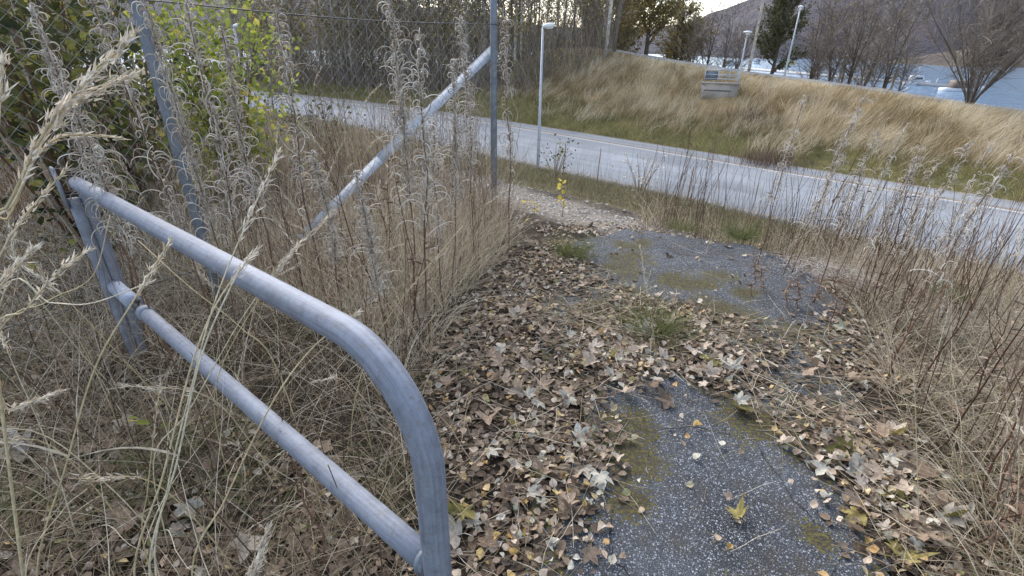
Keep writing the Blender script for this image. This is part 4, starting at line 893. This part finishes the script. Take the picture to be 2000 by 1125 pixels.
def leaf_z(x, y, hi): 
    ip = inpoly(PATHP, np.atleast_1d(x), np.atleast_1d(y))
    return np.where(ip, .02, ground(np.atleast_1d(x), np.atleast_1d(y))) + .004 + R.random(len(np.atleast_1d(x)))*hi
def where(x, y, zi):
    if zi == 0: return 'beside the bent end of the gate' if y < 1.35 else 'halfway between the gate and the bare asphalt' if y < 2.4 else 'in the upper litter towards the fence end post'
    if zi == 1: return 'in the left half of the litter band across the path' if x < 1.0 else 'in the right half of the litter band across the path'
    if zi == 2: return 'at the lower right corner beside the asphalt' if y < 1.5 else 'along the right edge of the bare asphalt'
    if zi == 3: return 'in the lower left corner under the grass' if x < -.75 else 'just left of the lower gate bar'
    return ZN[zi][1]
# uncounted litter
mb = MB()
for sd in range(5):
    v, tri, quad = birch_shape(300+sd); a = rest_b[sd::5]; n = len(a); pos = np.stack([a[:, 0], a[:, 1], leaf_z(a[:, 0], a[:, 1], .028)], 1); rt = rots(n, .95); s = R.uniform(.018, .044, n); tn_ = np.where(R.random(n) < .42, R.random(n)*.36, .34 + R.random(n)*.66)
    tf = np.concatenate([np.array(quad), np.concatenate([np.array(tri), np.array(tri)[:, 2:3]], 1)]); 
    mb.scatter(v, np.array(quad), pos, rt, s, tn_); mb.scatter(v, np.array(tri), pos, rt, s, tn_)
for sd in range(5):
    v, tri, quad = maple_shape(400+sd); a = rest_m[sd::5]; n = len(a); pos = np.stack([a[:, 0], a[:, 1], leaf_z(a[:, 0], a[:, 1], .03)], 1); rt = rots(n, .8); s = R.uniform(.025, .065, n); tn_ = R.random(n)*.75
    mb.scatter(v, np.array(quad), pos, rt, s, tn_); mb.scatter(v, np.array(tri), pos, rt, s, tn_)
# brown crumbled fragments and twigs beneath, tints darkened to paint shade in the gaps
for P, n_ in ((L1, 4200), (L2, 2000), (L3, 1000), (L4, 2600), (GL, 2800), (GR, 1500)):
    q = randpts(P, n_, lambda x, y: np.clip(.5 + fbm(x*3.2, y*3.2, 140)*3, .1, 1)) + R.normal(0, .06, (n_, 2)); pos = np.stack([q[:, 0], q[:, 1], leaf_z(q[:, 0], q[:, 1], .006)], 1); mb.scatter(LV6 - [.5, 0, 0], LQ6, pos, rots(n_, .5), R.uniform(.015, .05, n_), R.random(n_)**1.4*.30)
mb.build('leaf_litter', M['litter'], kind='stuff')
mb = MB()
for P, n_ in ((L1, 1100), (L2, 700), (L3, 420), (LA, 14), (LB, 26), (L4, 220)):
    q = randpts(P, n_); pos = np.stack([q[:, 0], q[:, 1], leaf_z(q[:, 0], q[:, 1], .025)], 1); mb.blades(pos, R.uniform(.05, .32, n_), R.random(n_)*6.28, R.uniform(1.35, 1.6, n_), R.normal(0, .12, n_), .0028, R.uniform(.2, .9, n_), segs=4, taper=.6)
mb.build('straw_litter', M['grass_dry'], kind='stuff')
# counted birch leaves
bm = {c: [birch_mesh(500 + 7*i + j, M[c], .036) for j in range(4)] for i, c in enumerate(('birch_yellow', 'birch_tan', 'birch_pale'))}
btxt = {'birch_yellow': 'small yellow birch leaf ', 'birch_tan': 'small dry tan birch leaf ', 'birch_pale': 'small pale greenish birch leaf '}
bz = leaf_z(nb_obj[:, 0], nb_obj[:, 1], .03)
for i, (x, y, zi) in enumerate(nb_obj):
    c = R.choice(['birch_yellow', 'birch_tan', 'birch_pale'], p=[.26, .54, .20]); zi = int(zi)
    o = link('birch_leaf', bm[c][i % 4]); o.location = (x, y, bz[i]); o.rotation_euler = (R.normal(0, .5), R.normal(0, .5), R.random()*6.28); o.scale = (R.uniform(.5, 1.2),)*3
    if zi >= 5: o.location.z = .034; o.rotation_euler = (R.normal(0, .1), R.normal(0, .1), R.random()*6.28)
    tag(o, btxt[c] + where(x, y, zi), 'leaf', 'fallen birch leaves')
mm = {c: [maple_mesh(600 + 11*i + j, M[c], .062) for j in range(4)] for i, c in enumerate(('maple_tan', 'maple_grey', 'maple_brown', 'maple_yellow'))}
mtxt = {'maple_tan': 'curled tan maple leaf ', 'maple_grey': 'pale grey green maple leaf ', 'maple_brown': 'dark brown withered maple leaf ', 'maple_yellow': 'olive yellow maple leaf '}
mz = leaf_z(nm_obj[:, 0], nm_obj[:, 1], .03)
for i, (x, y, zi) in enumerate(nm_obj):
    zi = int(zi); c = R.choice(['maple_tan', 'maple_grey', 'maple_brown', 'maple_yellow'], p=[.42, .17, .33, .08] if zi != 3 else [.2, .06, .68, .06])
    o = link('maple_leaf', mm[c][i % 4]); o.location = (x, y, mz[i] + .008); o.rotation_euler = (R.normal(0, .35), R.normal(0, .35), R.random()*6.28); o.scale = (R.uniform(.55, 1.3),)*3
    tag(o, mtxt[c] + where(x, y, zi), 'leaf', 'fallen maple leaves')
# the leaves one notices
BIG = [(1440, 1010, 'maple_yellow', .058, .3, 'half green half brown curled leaf alone on the near asphalt'), (1425, 972, 'maple_tan', .03, 1.2, 'small dusty pink leaf touching the curled green leaf on the asphalt'),
       (1362, 832, 'birch_yellow', .9, 0, 'single pale yellow leaf on the asphalt below the leaf band'), (1410, 868, 'birch_pale', .8, 1, 'tiny olive leaf with a stalk alone on the asphalt'),
       (1610, 915, 'maple_grey', .075, 2.2, 'left of two silvery maple leaves at the asphalt edge'), (1668, 930, 'maple_grey', .07, .8, 'right of two silvery maple leaves at the asphalt edge'),
       (1675, 1005, 'maple_yellow', .075, 2.0, 'long pale spotted leaf lying against the right asphalt edge'), (1765, 1035, 'maple_tan', .11, 4.4, 'biggest reddish tan maple leaf at the lower right'),
       (1755, 975, 'maple_yellow', .07, 1.0, 'bright yellow green leaf above the big reddish leaf'), (1845, 1005, 'maple_grey', .09, 3.3, 'pale leaf standing in the grass right of the big reddish leaf'),
       (1760, 1085, 'maple_yellow', .10, 5.2, 'dark green maple leaf beneath the big reddish leaf'), (1400, 712, 'maple_grey', .085, .2, 'large pale leaf drooping at the middle of the leaf band'),
       (1305, 785, 'maple_brown', .075, 1.6, 'crumpled brown leaves on the tongue of asphalt below the leaf band'), (1440, 795, 'maple_yellow', .085, 3.9, 'mottled yellow brown leaf at the top of the near asphalt'),
       (1655, 645, 'maple_tan', .10, 2.5, 'wide tan maple leaf at the right end of the leaf band'), (35, 890, 'maple_grey', .115, 2.0, 'large silver grey maple leaf at the left picture edge'),
       (245, 1035, 'maple_tan', .10, .6, 'ribbed dusty maple leaf in the dark litter left of the straw stalks'), (365, 990, 'maple_grey', .07, 4.0, 'folded pale green leaf behind the straw stalks'),
       (440, 845, 'birch_pale', 1.3, .6, 'white leaf shining in the grass below the lower bar'), (1115, 650, 'maple_grey', .07, 2.9, 'crumpled grey leaf in the litter below the grass tuft'),
       (1130, 855, 'maple_grey', .07, 5.5, 'upturned pale leaf in the middle of the litter by the gate'), (890, 1050, 'maple_grey', .09, 1.4, 'pale curled leaf against the foot of the gate'),
       (905, 1000, 'maple_yellow', .075, 3.0, 'long olive leaf right beside the gate tube')]
for k, (px, py, c, S, rz, lb) in enumerate(BIG):
    p = at_z(px, py, .03)
    if c.startswith('maple'): o = link('maple_leaf', maple_mesh(800+k, M[c], S)); g_ = 'fallen maple leaves'
    else: o = link('birch_leaf', birch_mesh(800+k, M[c], .05*S)); g_ = 'fallen birch leaves'
    ip = inpoly(PATHP, np.array([p[0]]), np.array([p[1]]))[0]
    o.location = (p[0], p[1], .040 if not ip else .036); o.rotation_euler = (R.normal(0, .2), R.normal(0, .2), rz); tag(o, lb, 'leaf', g_)

# ------------------------------------------------------------------ grass tufts on the path
def tuft(px, py, n, L, label, w=.0035):
    p = at_z(px, py); t = thing('grass_tuft', label, 'grass tuft', (p[0], p[1], 0)); mb = MB(); q = R.normal(0, .045, (n, 2)); b3 = np.concatenate([q, np.full((n, 1), .01)], 1)
    mb.blades(b3, R.uniform(L*.4, L, n), np.arctan2(q[:, 1], q[:, 0]) + R.normal(0, .5, n), R.uniform(.1, .9, n), R.uniform(.3, 1.5, n), w, R.random(n), segs=5); mb.build('blades', M['grass_green'], t)
tuft(1275, 655, 420, .30, 'green grass tuft growing in the leaf band in mid path', .0036)
tuft(1120, 505, 320, .30, 'olive grass tuft at the left of the far asphalt', .0036)
tuft(1445, 468, 300, .30, 'dark green grass tuft at the far edge of the old asphalt', .004)
tuft(1330, 452, 150, .2, 'small green tuft among leaves at the far end of the path', .004)
tuft(1850, 580, 160, .3, 'pale green grass tuft among the stalks at the right', .0035)
tuft(330, 905, 140, .2, 'green grass tuft in the dark litter left of the lower bar', .003)

# ------------------------------------------------------------------ fireweed stalks
def fireweed_mesh(seed, pods, fluffy):
    rg = np.random.default_rng(seed); st, pd = MB(), MB(); H = 1.7; k = 12; t = np.linspace(0, 1, k)
    w = np.cumsum(rg.normal(0, .008, (k, 2)), 0); P = np.stack([w[:, 0], w[:, 1], t*H], 1); P[0, 2] = -.05
    st.tube(P, np.linspace(.0052, .0018, k), 6, tint=.35)
    for b in range(10):      # withered hanging leaves
        f = rg.uniform(.12, .5); o = np.array([np.interp(f, t, P[:, 0]), np.interp(f, t, P[:, 1]), f*H]); a = rg.random()*6.28
        st.blades(o[None], rg.uniform(.05, .11), a, 1.0, rg.uniform(1.0, 2.6), .006, .7, segs=6)
    for b in range(pods):
        f = .42 + .585*rg.random()**.85; f = min(f, .998); o = np.array([np.interp(f, t, P[:, 0]), np.interp(f, t, P[:, 1]), f*H]); a = rg.random()*6.28
        taper_ = 1.25 - .75*max(0, (f-.45)/.55)
        n = 13; L = rg.uniform(.07, .21)*taper_; ang = rg.uniform(.2, 1.0); cur = rg.choice([-1, 1])*rg.uniform(1.5, 6.5); s = np.linspace(0, 1, n)
        th = ang + cur*s**1.4; tw = a + rg.normal(0, .9)*s
        dx = np.sin(th)*np.cos(tw); dy = np.sin(th)*np.sin(tw); dz = np.cos(th)
        Q = o + np.cumsum(np.stack([dx, dy, dz], 1), 0)*L/n
        pd.tube(Q, np.linspace(.0029, .0016, n), 3, caps=False, tint=rg.random())
        if fluffy and b % 2 == 0:
            m = 12; c = Q[rg.integers(4, n, m)]; pd.blades(c, rg.uniform(.015, .035, m), rg.random(m)*6.28, rg.uniform(.3, 2.6, m), rg.normal(0, 1.2, m), .0022, rg.random(m), segs=2, mi=1)
    return st.mesh('stem', M['stem']), pd.mesh('seed_pods', [M['pod'], M['fluff']])
FW = [fireweed_mesh(900+i, (230, 120, 250, 150)[i], False) for i in range(4)]; FWF = [fireweed_mesh(950+i, (75, 95, 85)[i], True) for i in range(3)]
def fireweed(px, py, D, label, var, lean=(0, 0), group='fireweed stalks gone to seed'):
    top = at_dist(px, py, D); bx, by = top[0]-lean[0], top[1]-lean[1]; g = float(ground(bx, by)); t = thing('fireweed', label, 'plant', (bx, by, g), R.random()*6.28, group)
    h = top[2] - g; q = R.uniform(.7, 1.15)*(.75 if px > 1200 else 1); t.scale = (q, q, h/1.7)
    d = Matrix.Rotation(0, 4, 'Z')
    ux = np.array([lean[0], lean[1], h]); ax_ = np.cross([0, 0, 1], ux/np.linalg.norm(ux)); an = math.asin(min(1, np.linalg.norm(ax_)))
    if an > 1e-4:
        from mathutils import Quaternion, Vector
        t.rotation_mode = 'QUATERNION'; t.rotation_quaternion = Quaternion(Vector(ax_), an) @ Quaternion((0, 0, 1), R.random()*6.28)
    st, pd = var; link('stem', st, t); o = link('seed_pods', pd, t); o['kind'] = 'stuff'
LFW = [(42, 15, 2.55, 'leftmost fireweed stalk with loose curls near the picture corner'), (188, -10, 2.5, 'fireweed stalk second from the left with thin curls'), (262, -25, 2.4, 'fireweed stalk hanging over the leaning fence post'),
       (345, -25, 2.5, 'fireweed stalk just right of the leaning fence post'), (440, 58, 2.9, 'shorter pale fireweed stalk in front of the yellow green shrub'), (522, -10, 2.7, 'thick fireweed stalk at the right side of the yellow green shrub'),
       (748, -20, 2.5, 'tallest thick fireweed stalk crossing the middle of the brace'), (808, 70, 2.3, 'fireweed stalk with wide open loops left of the end post'), (897, 35, 3.4, 'thin fireweed stalk behind the upper brace'),
       (995, 38, 3.5, 'fireweed stalk just right of the end post'), (880, 115, 2.9, 'short fireweed stalk below the upper brace'), (95, 110, 3.0, 'low fireweed stalk at the left behind the drooping grass plume'),
       (610, 300, 2.6, 'stunted fireweed stalk left of the lower brace'), (845, 240, 2.6, 'low fireweed stalk beneath the brace beside the wide loops'), (690, 330, 2.2, 'low fireweed stalk right beneath the brace')]
for i, (px, py, D, lb) in enumerate(LFW): fireweed(px, py, D, lb, FW[i % 4], (R.normal(0, .05), R.normal(0, .05)))
RFW = [(1578, 200, 3.9, 'lone fireweed stalk standing before the dark patch of the bank'), (1692, 190, 4.1, 'tallest fluffy fireweed stalk at the right before the bank'), (1722, 265, 3.6, 'fluffy fireweed stalk next right of the tallest one'), (1772, 250, 3.9, 'bushy white fluffed fireweed stalk at the middle of the right group'),
       (1800, 285, 3.4, 'fluffed fireweed stalk right of the bushy white one'), (1868, 280, 3.9, 'fluffy fireweed stalk third from the right edge'), (1925, 290, 3.5, 'fluffy fireweed stalk second from the right edge'), (1985, 300, 3.1, 'fluffy fireweed stalk at the right picture edge'), (1640, 300, 4.0, 'short fluffy fireweed stalk left of the right group'), (1832, 330, 3.6, 'short fluffy fireweed stalk low in the right group')]
for i, (px, py, D, lb) in enumerate(RFW): fireweed(px, py, D, lb, FWF[i % 3], (.12+R.normal(0, .04), .02), 'fluffy fireweed stalks on the right')
# flattened fluffy stalk on the asphalt edge
p = at_z(1540, 520, .05); q = at_z(1700, 560, .05); f_ = thing('fallen_fireweed', 'flattened grey fluffy stalks lying across the right edge of the far asphalt', 'plant', (p[0], p[1], 0)); mb = MB()
n = 900; w = R.random(n)[:, None]; b3 = (p + (q-p)*w)*[1, 1, 0] - [p[0], p[1], 0] + R.normal(0, .09, (n, 3))*[1, 1, .0] + np.stack([0*w[:, 0], 0*w[:, 0], .03 + R.random(n)*.10], 1)
mb.blades(b3, R.uniform(.03, .10, n), R.random(n)*6.28, R.uniform(.6, 1.8, n), R.normal(0, 1.8, n), .003, R.random(n), segs=4); mb.build('fluff', M['fluff'], f_)
mb = MB()
for i in range(16):
    a = p + (q-p)*R.random() - [p[0], p[1], 0] + R.normal(0, .1, 3)*[1, 1, 0]; d = (q-p)/np.linalg.norm(q-p) + R.normal(0, .35, 3)*[1, 1, .1]; a[2] = .04; mb.tube(smoothpath([a - d*.22, a + [0, 0, .04], a + d*.3], 6), [.003]*6, 4, caps=False, tint=R.random()*.7)
mb.build('stems', M['stem'], f_)

# ------------------------------------------------------------------ dark weed stalks
def weed_mesh(seed, leaves, H=1.0, br=3):
    rg = np.random.default_rng(seed); mb = MB(); k = 8; t = np.linspace(0, 1, k); w = np.cumsum(rg.normal(0, .012, (k, 2)), 0); P = np.stack([w[:, 0], w[:, 1], t*H], 1); P[0, 2] = -.05
    mb.tube(P, np.linspace(.0042, .0014, k), 5)
    for b in range(br):
        f = rg.uniform(.45, .9); o = np.array([np.interp(f, t, P[:, 0]), np.interp(f, t, P[:, 1]), f*H]); a = rg.random()*6.28; L = rg.uniform(.08, .2); mb.tube(smoothpath([o, o + [math.cos(a)*L*.4, math.sin(a)*L*.4, L*.6], o + [math.cos(a)*L*.6, math.sin(a)*L*.6, L*1.1]], 5), [.0018, .0016, .0014, .0012, .001], 3, caps=False)
    me1 = mb.mesh('stem', M['stem_obj']); m2 = MB(); n = leaves; f = rg.uniform(.25, 1, n); o = np.stack([np.interp(f, t, P[:, 0]), np.interp(f, t, P[:, 1]), f*H], 1)
    m2.blades(o, rg.uniform(.03, .08, n), rg.random(n)*6.28, rg.uniform(.6, 1.6, n), rg.normal(1.4, 1.0, n), rg.uniform(.006, .016, n), rg.random(n)*.8, segs=5)
    return me1, m2.mesh('withered_leaves', M['stem'])
WD = [weed_mesh(1000+i, (14, 8, 22, 5)[i], 1.0, (3, 5, 2, 6)[i]) for i in range(4)]; DOCK = [weed_mesh(1020+i, 46, .5, 4) for i in range(3)]
def weed(x, y, var, s, label, group=None, lean=(0, 0), sx=None):
    t = thing('weed_stalk', label, 'weed', (x, y, float(ground(x, y))), R.random()*6.28, group); t.scale = (sx or s, sx or s, s); t.rotation_euler = (lean[0], lean[1], R.random()*6.28)
    link('stem', var[0], t); link('withered_leaves', var[1], t)
for P, n, lb, gr, h in ((GRB, 38, 'tall brown weed stalk among the stalks in front of the road at the right', 'weed stalks at the right before the road', (.7, 1.2)), (GR, 32, 'brown weed stalk in the blonde grass right of the asphalt', 'weed stalks in the grass on the right', (.6, 1.15)), (GLD, 24, 'brown weed stalk in the dead grass between gate and fence', 'weed stalks between gate and fence', (.6, 1.1)), (GL, 18, 'dark weed stalk in the grass around the tube gate', 'weed stalks around the gate', (.5, .9)), (GLB, 24, 'brown weed stalk in the thicket behind the fence', 'weed stalks behind the fence', (.9, 1.4))):
    for i, (x, y) in enumerate(randpts(P, n)):
        if math.hypot(x, y) < .9: continue
        weed(x, y, WD[i % 4], R.uniform(*h), lb, gr, (R.normal(0, .1), R.normal(0, .1)), 1.0)
for i, (px, py, yt, lb) in enumerate(((1465, 580, 500, 'leftmost dark dock stalk on the far asphalt'), (1490, 575, 525, 'slanting dark dock stalk beside the leftmost dock'), (1530, 600, 545, 'dark dock stalk with a drooping brown leaf at the asphalt edge'), (1555, 605, 560, 'short rust brown dock stalk in the middle of the dock row'),
        (1585, 600, 540, 'leaning dark dock stalk in front of the grey fluff'), (1625, 640, 550, 'dark dock stalk at the right end of the dock row'), (1860, 1085, 790, 'taller rust brown dock stalk at the lower right'), (1905, 1100, 830, 'second rust brown dock stalk near the lower right corner'), (1745, 640, 520, 'dark dock stalk in the brown tangle right of the path'))):
    p = at_z(px, py); D = math.hypot(p[0], p[1]); tp = at_dist(px, yt, D); weed(p[0], p[1], DOCK[i % 3], max(.2, tp[2])/.5, lb, 'dark dock stalks', (R.normal(0, .12), R.normal(0, .12)), 1.0)

# yellow saplings and pale sprig
def sapling(px, py, ytop, label, leaf, n, ls=.05):
    p = at_z(px, py); D = math.hypot(p[0], p[1]); tp = at_dist(px, ytop, D); H = tp[2]; t = thing('sapling', label, 'sapling', (p[0], p[1], 0)); mb = MB()
    P = smoothpath([(0, 0, -.03), (.01, .01, H*.5), (-.01, 0, H)], 6); mb.tube(P, [.004, .0035, .003, .0025, .002, .0015], 5); mb.build('stem', M['stem'], t)
    for i in range(n):
        f = .25 + .75*i/n; o = np.array([np.interp(f, np.linspace(0, 1, 6), P[:, a]) for a in range(3)]) + R.normal(0, .035, 3)*[1, 1, .4]
        mb = MB(); mb.scatter(LV6, LQ6, o[None], rots(1, .9), np.array([ls*R.uniform(.7, 1.2)]), R.random(1)); mb.build('leaf', leaf, t)
sapling(1098, 420, 345, 'little sapling with bright yellow leaves at the edge of the gravel', M['leaf_yellow'], 13, .05)
sapling(1042, 428, 385, 'tiny yellow leaved sapling left of the bright yellow one', M['leaf_yellow'], 7, .05)
sapling(915, 420, 365, 'tiny yellow leaved sprout left of the fence end post', M['leaf_yellow'], 5, .05)
sapling(742, 600, 508, 'sprig with whitish leaf undersides in the grass below the brace', M['leaf_white'], 8, .05)
sapling(300, 860, 760, 'sprig with a few yellow green leaves beneath the lower bar', M['leaf_lime'], 6, .045)
sapling(640, 470, 300, 'yellowing sprig in the stems left of the brace', M['leaf_lime'], 8, .06)

# ------------------------------------------------------------------ tall foreground grass stalks with seed heads
def stalk(pts, label, r=.0022, head=0.0, hn=70, hw=.012, leaf=0):
    """pts: (px, py, depth) from foot to tip; the foot runs on down to the ground"""
    P = [at_depth(*q) for q in pts]
    if P[0][2] > .02:
        d = P[0]-P[1]; d /= np.linalg.norm(d); k = min(.35, P[0][2]); f0 = P[0] + d*(.1 if pts[0][0] > 30 else .45) + (np.array([-.25, .1, 0]) if pts[0][0] < 20 else 0); P = [np.array([f0[0], f0[1], 0.0])] + P
    base = np.array([P[0][0], P[0][1], 0.0]); P = smoothpath(np.array(P) - base, 30); t = thing('grass_stalk', label, 'grass stalk', base, 0, 'tall straw stalks in the foreground')
    mb = MB(); mb.tube(P, np.linspace(r, r*.55, 30), 6); mb.build('stem', M['stalk'], t, True)
    if head:
        i0 = int(30*(1-head)); mb = MB(); f = R.random(hn)**.9; ix = i0 + f*(29-i0); o = np.stack([np.interp(ix, np.arange(30), P[:, a]) for a in range(3)], 1)
        ii = np.clip(ix.astype(int), 0, 28); d = P[ii+1]-P[ii]; d /= np.linalg.norm(d, axis=1)[:, None] + 1e-9; d = d + R.normal(0, .28, (hn, 3)); d /= np.linalg.norm(d, axis=1)[:, None]
        env = np.sin(np.clip(f, .06, .97)*pi)**.6
        o = o + R.normal(0, .30, (hn, 3))*hw*env[:, None]
        mb.blades(o, R.uniform(.010, .022, hn)*(hw/.012)**.5, np.arctan2(d[:, 1], d[:, 0]), np.arccos(np.clip(d[:, 2], -1, 1)), R.normal(0, .2, hn), .0042*(hw/.012)**.5, R.random(hn), segs=3, taper=.1); mb.build('seed_head', M['seedhead'], t, kind='stuff')
    for q in range(leaf):
        i = int(R.uniform(5, 20)); mb = MB(); mb.blades(P[[i]], R.uniform(.12, .28, 1), R.random(1)*6.28, R.uniform(.4, .9, 1), R.uniform(.6, 1.6, 1), .006, R.uniform(.6, .9, 1), segs=7); mb.build('leaf', M['grass_dry'], t)
stalk([(72, 1125, 1.25), (130, 905, 1.15), (185, 720, 1.08), (262, 585, 1.05), (335, 468, 1.05)], 'long straw stalk at far left whose head crosses the gate post', .0026, .22, 80, .012, 1)
stalk([(262, 1125, 1.2), (318, 930, 1.12), (372, 720, 1.05), (425, 590, 1.02), (500, 490, 1.05)], 'thick yellow straw stalk left of the pair in the lower left', .0028, .15, 60, .012, 1)
stalk([(292, 1125, 1.15), (345, 905, 1.08), (395, 690, 1.02), (470, 520, 1.0)], 'thick yellow straw stalk right of the pair in the lower left', .0028, 0, 0, 0, 1)
stalk([(305, 1125, 1.1), (330, 940, 1.05), (372, 765, 1.0), (430, 560, 1.0), (545, 295, 1.1)], 'tall straw stalk rising to a head before the dead stems', .0022, .16, 80, .014)
stalk([(375, 1125, 1.1), (440, 975, 1.05), (530, 790, 1.0), (610, 680, .98), (700, 610, .98)], 'straw stalk bending right with a head over the top bar', .0022, .16, 70, .010)
stalk([(-30, 700, 1.1), (50, 605, 1.05), (110, 535, 1.02), (172, 490, 1.02)], 'pale plume pointing right before the gate post', .0022, .5, 90, .013)
stalk([(-60, 560, .95), (20, 395, .92), (80, 270, .9), (150, 180, .9), (268, 62, .92)], 'big drooping grass plume in front of the upper left fence', .0035, .55, 240, .020)
stalk([(-60, 580, .96), (30, 390, .94), (110, 230, .92), (180, 185, .92), (258, 148, .93)], 'second big grass plume below the biggest one at upper left', .003, .45, 160, .016)
stalk([(-40, 540, 1.0), (20, 420, .98), (70, 310, .96), (130, 265, .95), (240, 270, .96)], 'bent grass blade with a thin head at upper left', .0026, .4, 90, .009)
stalk([(-50, 620, 1.0), (0, 500, .98), (50, 420, .97), (130, 330, .96)], 'slim grass plume ending at the gate hinge', .0024, .5, 110, .009)
stalk([(-30, 620, .9), (0, 560, .9), (30, 525, .9), (70, 482, .9)], 'short fluffy grass plume at the left edge beside the gate', .0022, .7, 110, .014)
stalk([(-40, 420, .8), (-10, 300, .8), (0, 200, .8), (6, 110, .8)], 'white seed head cut by the left picture edge', .003, .3, 60, .014)
stalk([(-40, 830, 1.0), (20, 800, 1.0), (70, 782, 1.0), (118, 765, 1.0)], 'whitish flat plume low at the left edge', .002, .6, 90, .010)
stalk([(490, 1160, 1.1), (500, 1110, 1.08), (512, 1075, 1.07), (524, 1035, 1.06)], 'stout plume rising from the bottom edge left of the gate', .003, .8, 160, .016)
stalk([(280, 1060, 1.3), (288, 960, 1.25), (300, 850, 1.22), (314, 742, 1.2)], 'upright straw stalk with a narrow head in the lower left', .002, .3, 50, .008)
stalk([(300, 900, 1.5), (370, 800, 1.45), (480, 610, 1.4), (590, 470, 1.4)], 'straw stalk with a drooping head in front of the lower brace', .002, .2, 80, .016)
stalk([(420, 760, 1.7), (520, 560, 1.6), (560, 500, 1.58), (655, 412, 1.6)], 'straw stalk laid along the lower end of the brace', .002, .25, 80, .012)
stalk([(690, 800, 2.0), (720, 690, 1.95), (780, 590, 1.9), (905, 440, 1.95)], 'thin straw stalk leaning right beneath the brace', .0022)
stalk([(-20, 680, 1.3), (90, 590, 1.3), (180, 540, 1.3), (215, 420, 1.32)], 'thin straw stalk across the gate hinge post', .002)
stalk([(0, 595, 1.15), (100, 592, 1.12), (180, 592, 1.1), (300, 548, 1.1)], 'crooked straw lying level before the hinge post', .002, .1, 20, .006)
stalk([(545, 730, 1.45), (470, 640, 1.35), (370, 560, 1.3), (270, 470, 1.3)], 'straw fallen down to the right beneath the top bar', .002)
stalk([(50, 1125, 1.2), (120, 1000, 1.2), (170, 955, 1.2)], 'short straw stub at the lower left', .0018)
stalk([(1285, 720, 2.6), (1270, 600, 2.55), (1262, 560, 2.5), (1250, 480, 2.5)], 'single fine reddish grass stem standing on the far asphalt', .0018, .4, 60, .012)
stalk([(1795, 1010, 1.75), (1790, 860, 1.7), (1785, 720, 1.65)], 'straight straw stalk in the grass at the right', .002, .2, 30, .006)
stalk([(1975, 1110, 1.6), (1990, 930, 1.55), (1985, 780, 1.5)], 'pale straw stalk near the right picture edge', .0022, .3, 50, .008)

# slender dead grasses with seed heads scattered through the weeds
def slender_mesh(seed):
    rg = np.random.default_rng(seed); H = 1.0; P = smoothpath([(0, 0, -.05), (.02, .01, .4), (.07, .0, .8), (.16 + rg.random()*.1, .02, 1.0)], 16); mb = MB(); mb.tube(P, np.linspace(.0022, .0010, 16), 4, caps=False); a = mb.mesh('stem', M['stalk'])
    mb = MB(); n = 60; ix = 10.5 + 4.4*rg.random(n); o = np.stack([np.interp(ix, np.arange(16), P[:, q]) for q in range(3)], 1) + rg.normal(0, .005, (n, 3)); d = P[np.clip(ix.astype(int)+1, 0, 15)] - P[ix.astype(int)]; d /= np.linalg.norm(d, axis=1)[:, None]; d += rg.normal(0, .3, (n, 3)); d /= np.linalg.norm(d, axis=1)[:, None]
    mb.blades(o, rg.uniform(.015, .03, n), np.arctan2(d[:, 1], d[:, 0]), np.arccos(np.clip(d[:, 2], -1, 1)), rg.normal(0, .3, n), .0045, rg.random(n), segs=2); return a, mb.mesh('seed_head', M['seedhead'])
SL = [slender_mesh(1100+i) for i in range(4)]
for P, n, lb, gr, h in ((GLD, 46, 'slender pale grass with a seed head between gate and fence', 'slender grasses between gate and fence', (.5, 1.0)), (GLB, 40, 'slender pale grass with a seed head behind the fence', 'slender grasses behind the fence', (.7, 1.25)), (GL, 48, 'slender pale grass with a seed head around the tube gate', 'slender grasses around the gate', (.45, .95)), (GR, 22, 'slender pale grass with a seed head right of the asphalt', 'slender grasses right of the asphalt', (.4, .8)), (GRB, 24, 'slender pale grass with a seed head before the road at the right', 'slender grasses before the road', (.4, .85))):
    for i, (x, y) in enumerate(randpts(P, n)):
        if math.hypot(x, y) < 1.2: continue
        t = thing('seeded_grass', lb, 'grass stalk', (x, y, float(ground(x, y))), 0, gr); q = R.uniform(*h); t.scale = (1, 1, q); t.rotation_euler = (R.normal(0, .18), R.normal(0, .18), R.random()*6.28)
        link('stem', SL[i % 4][0], t); link('seed_head', SL[i % 4][1], t, 'stuff')
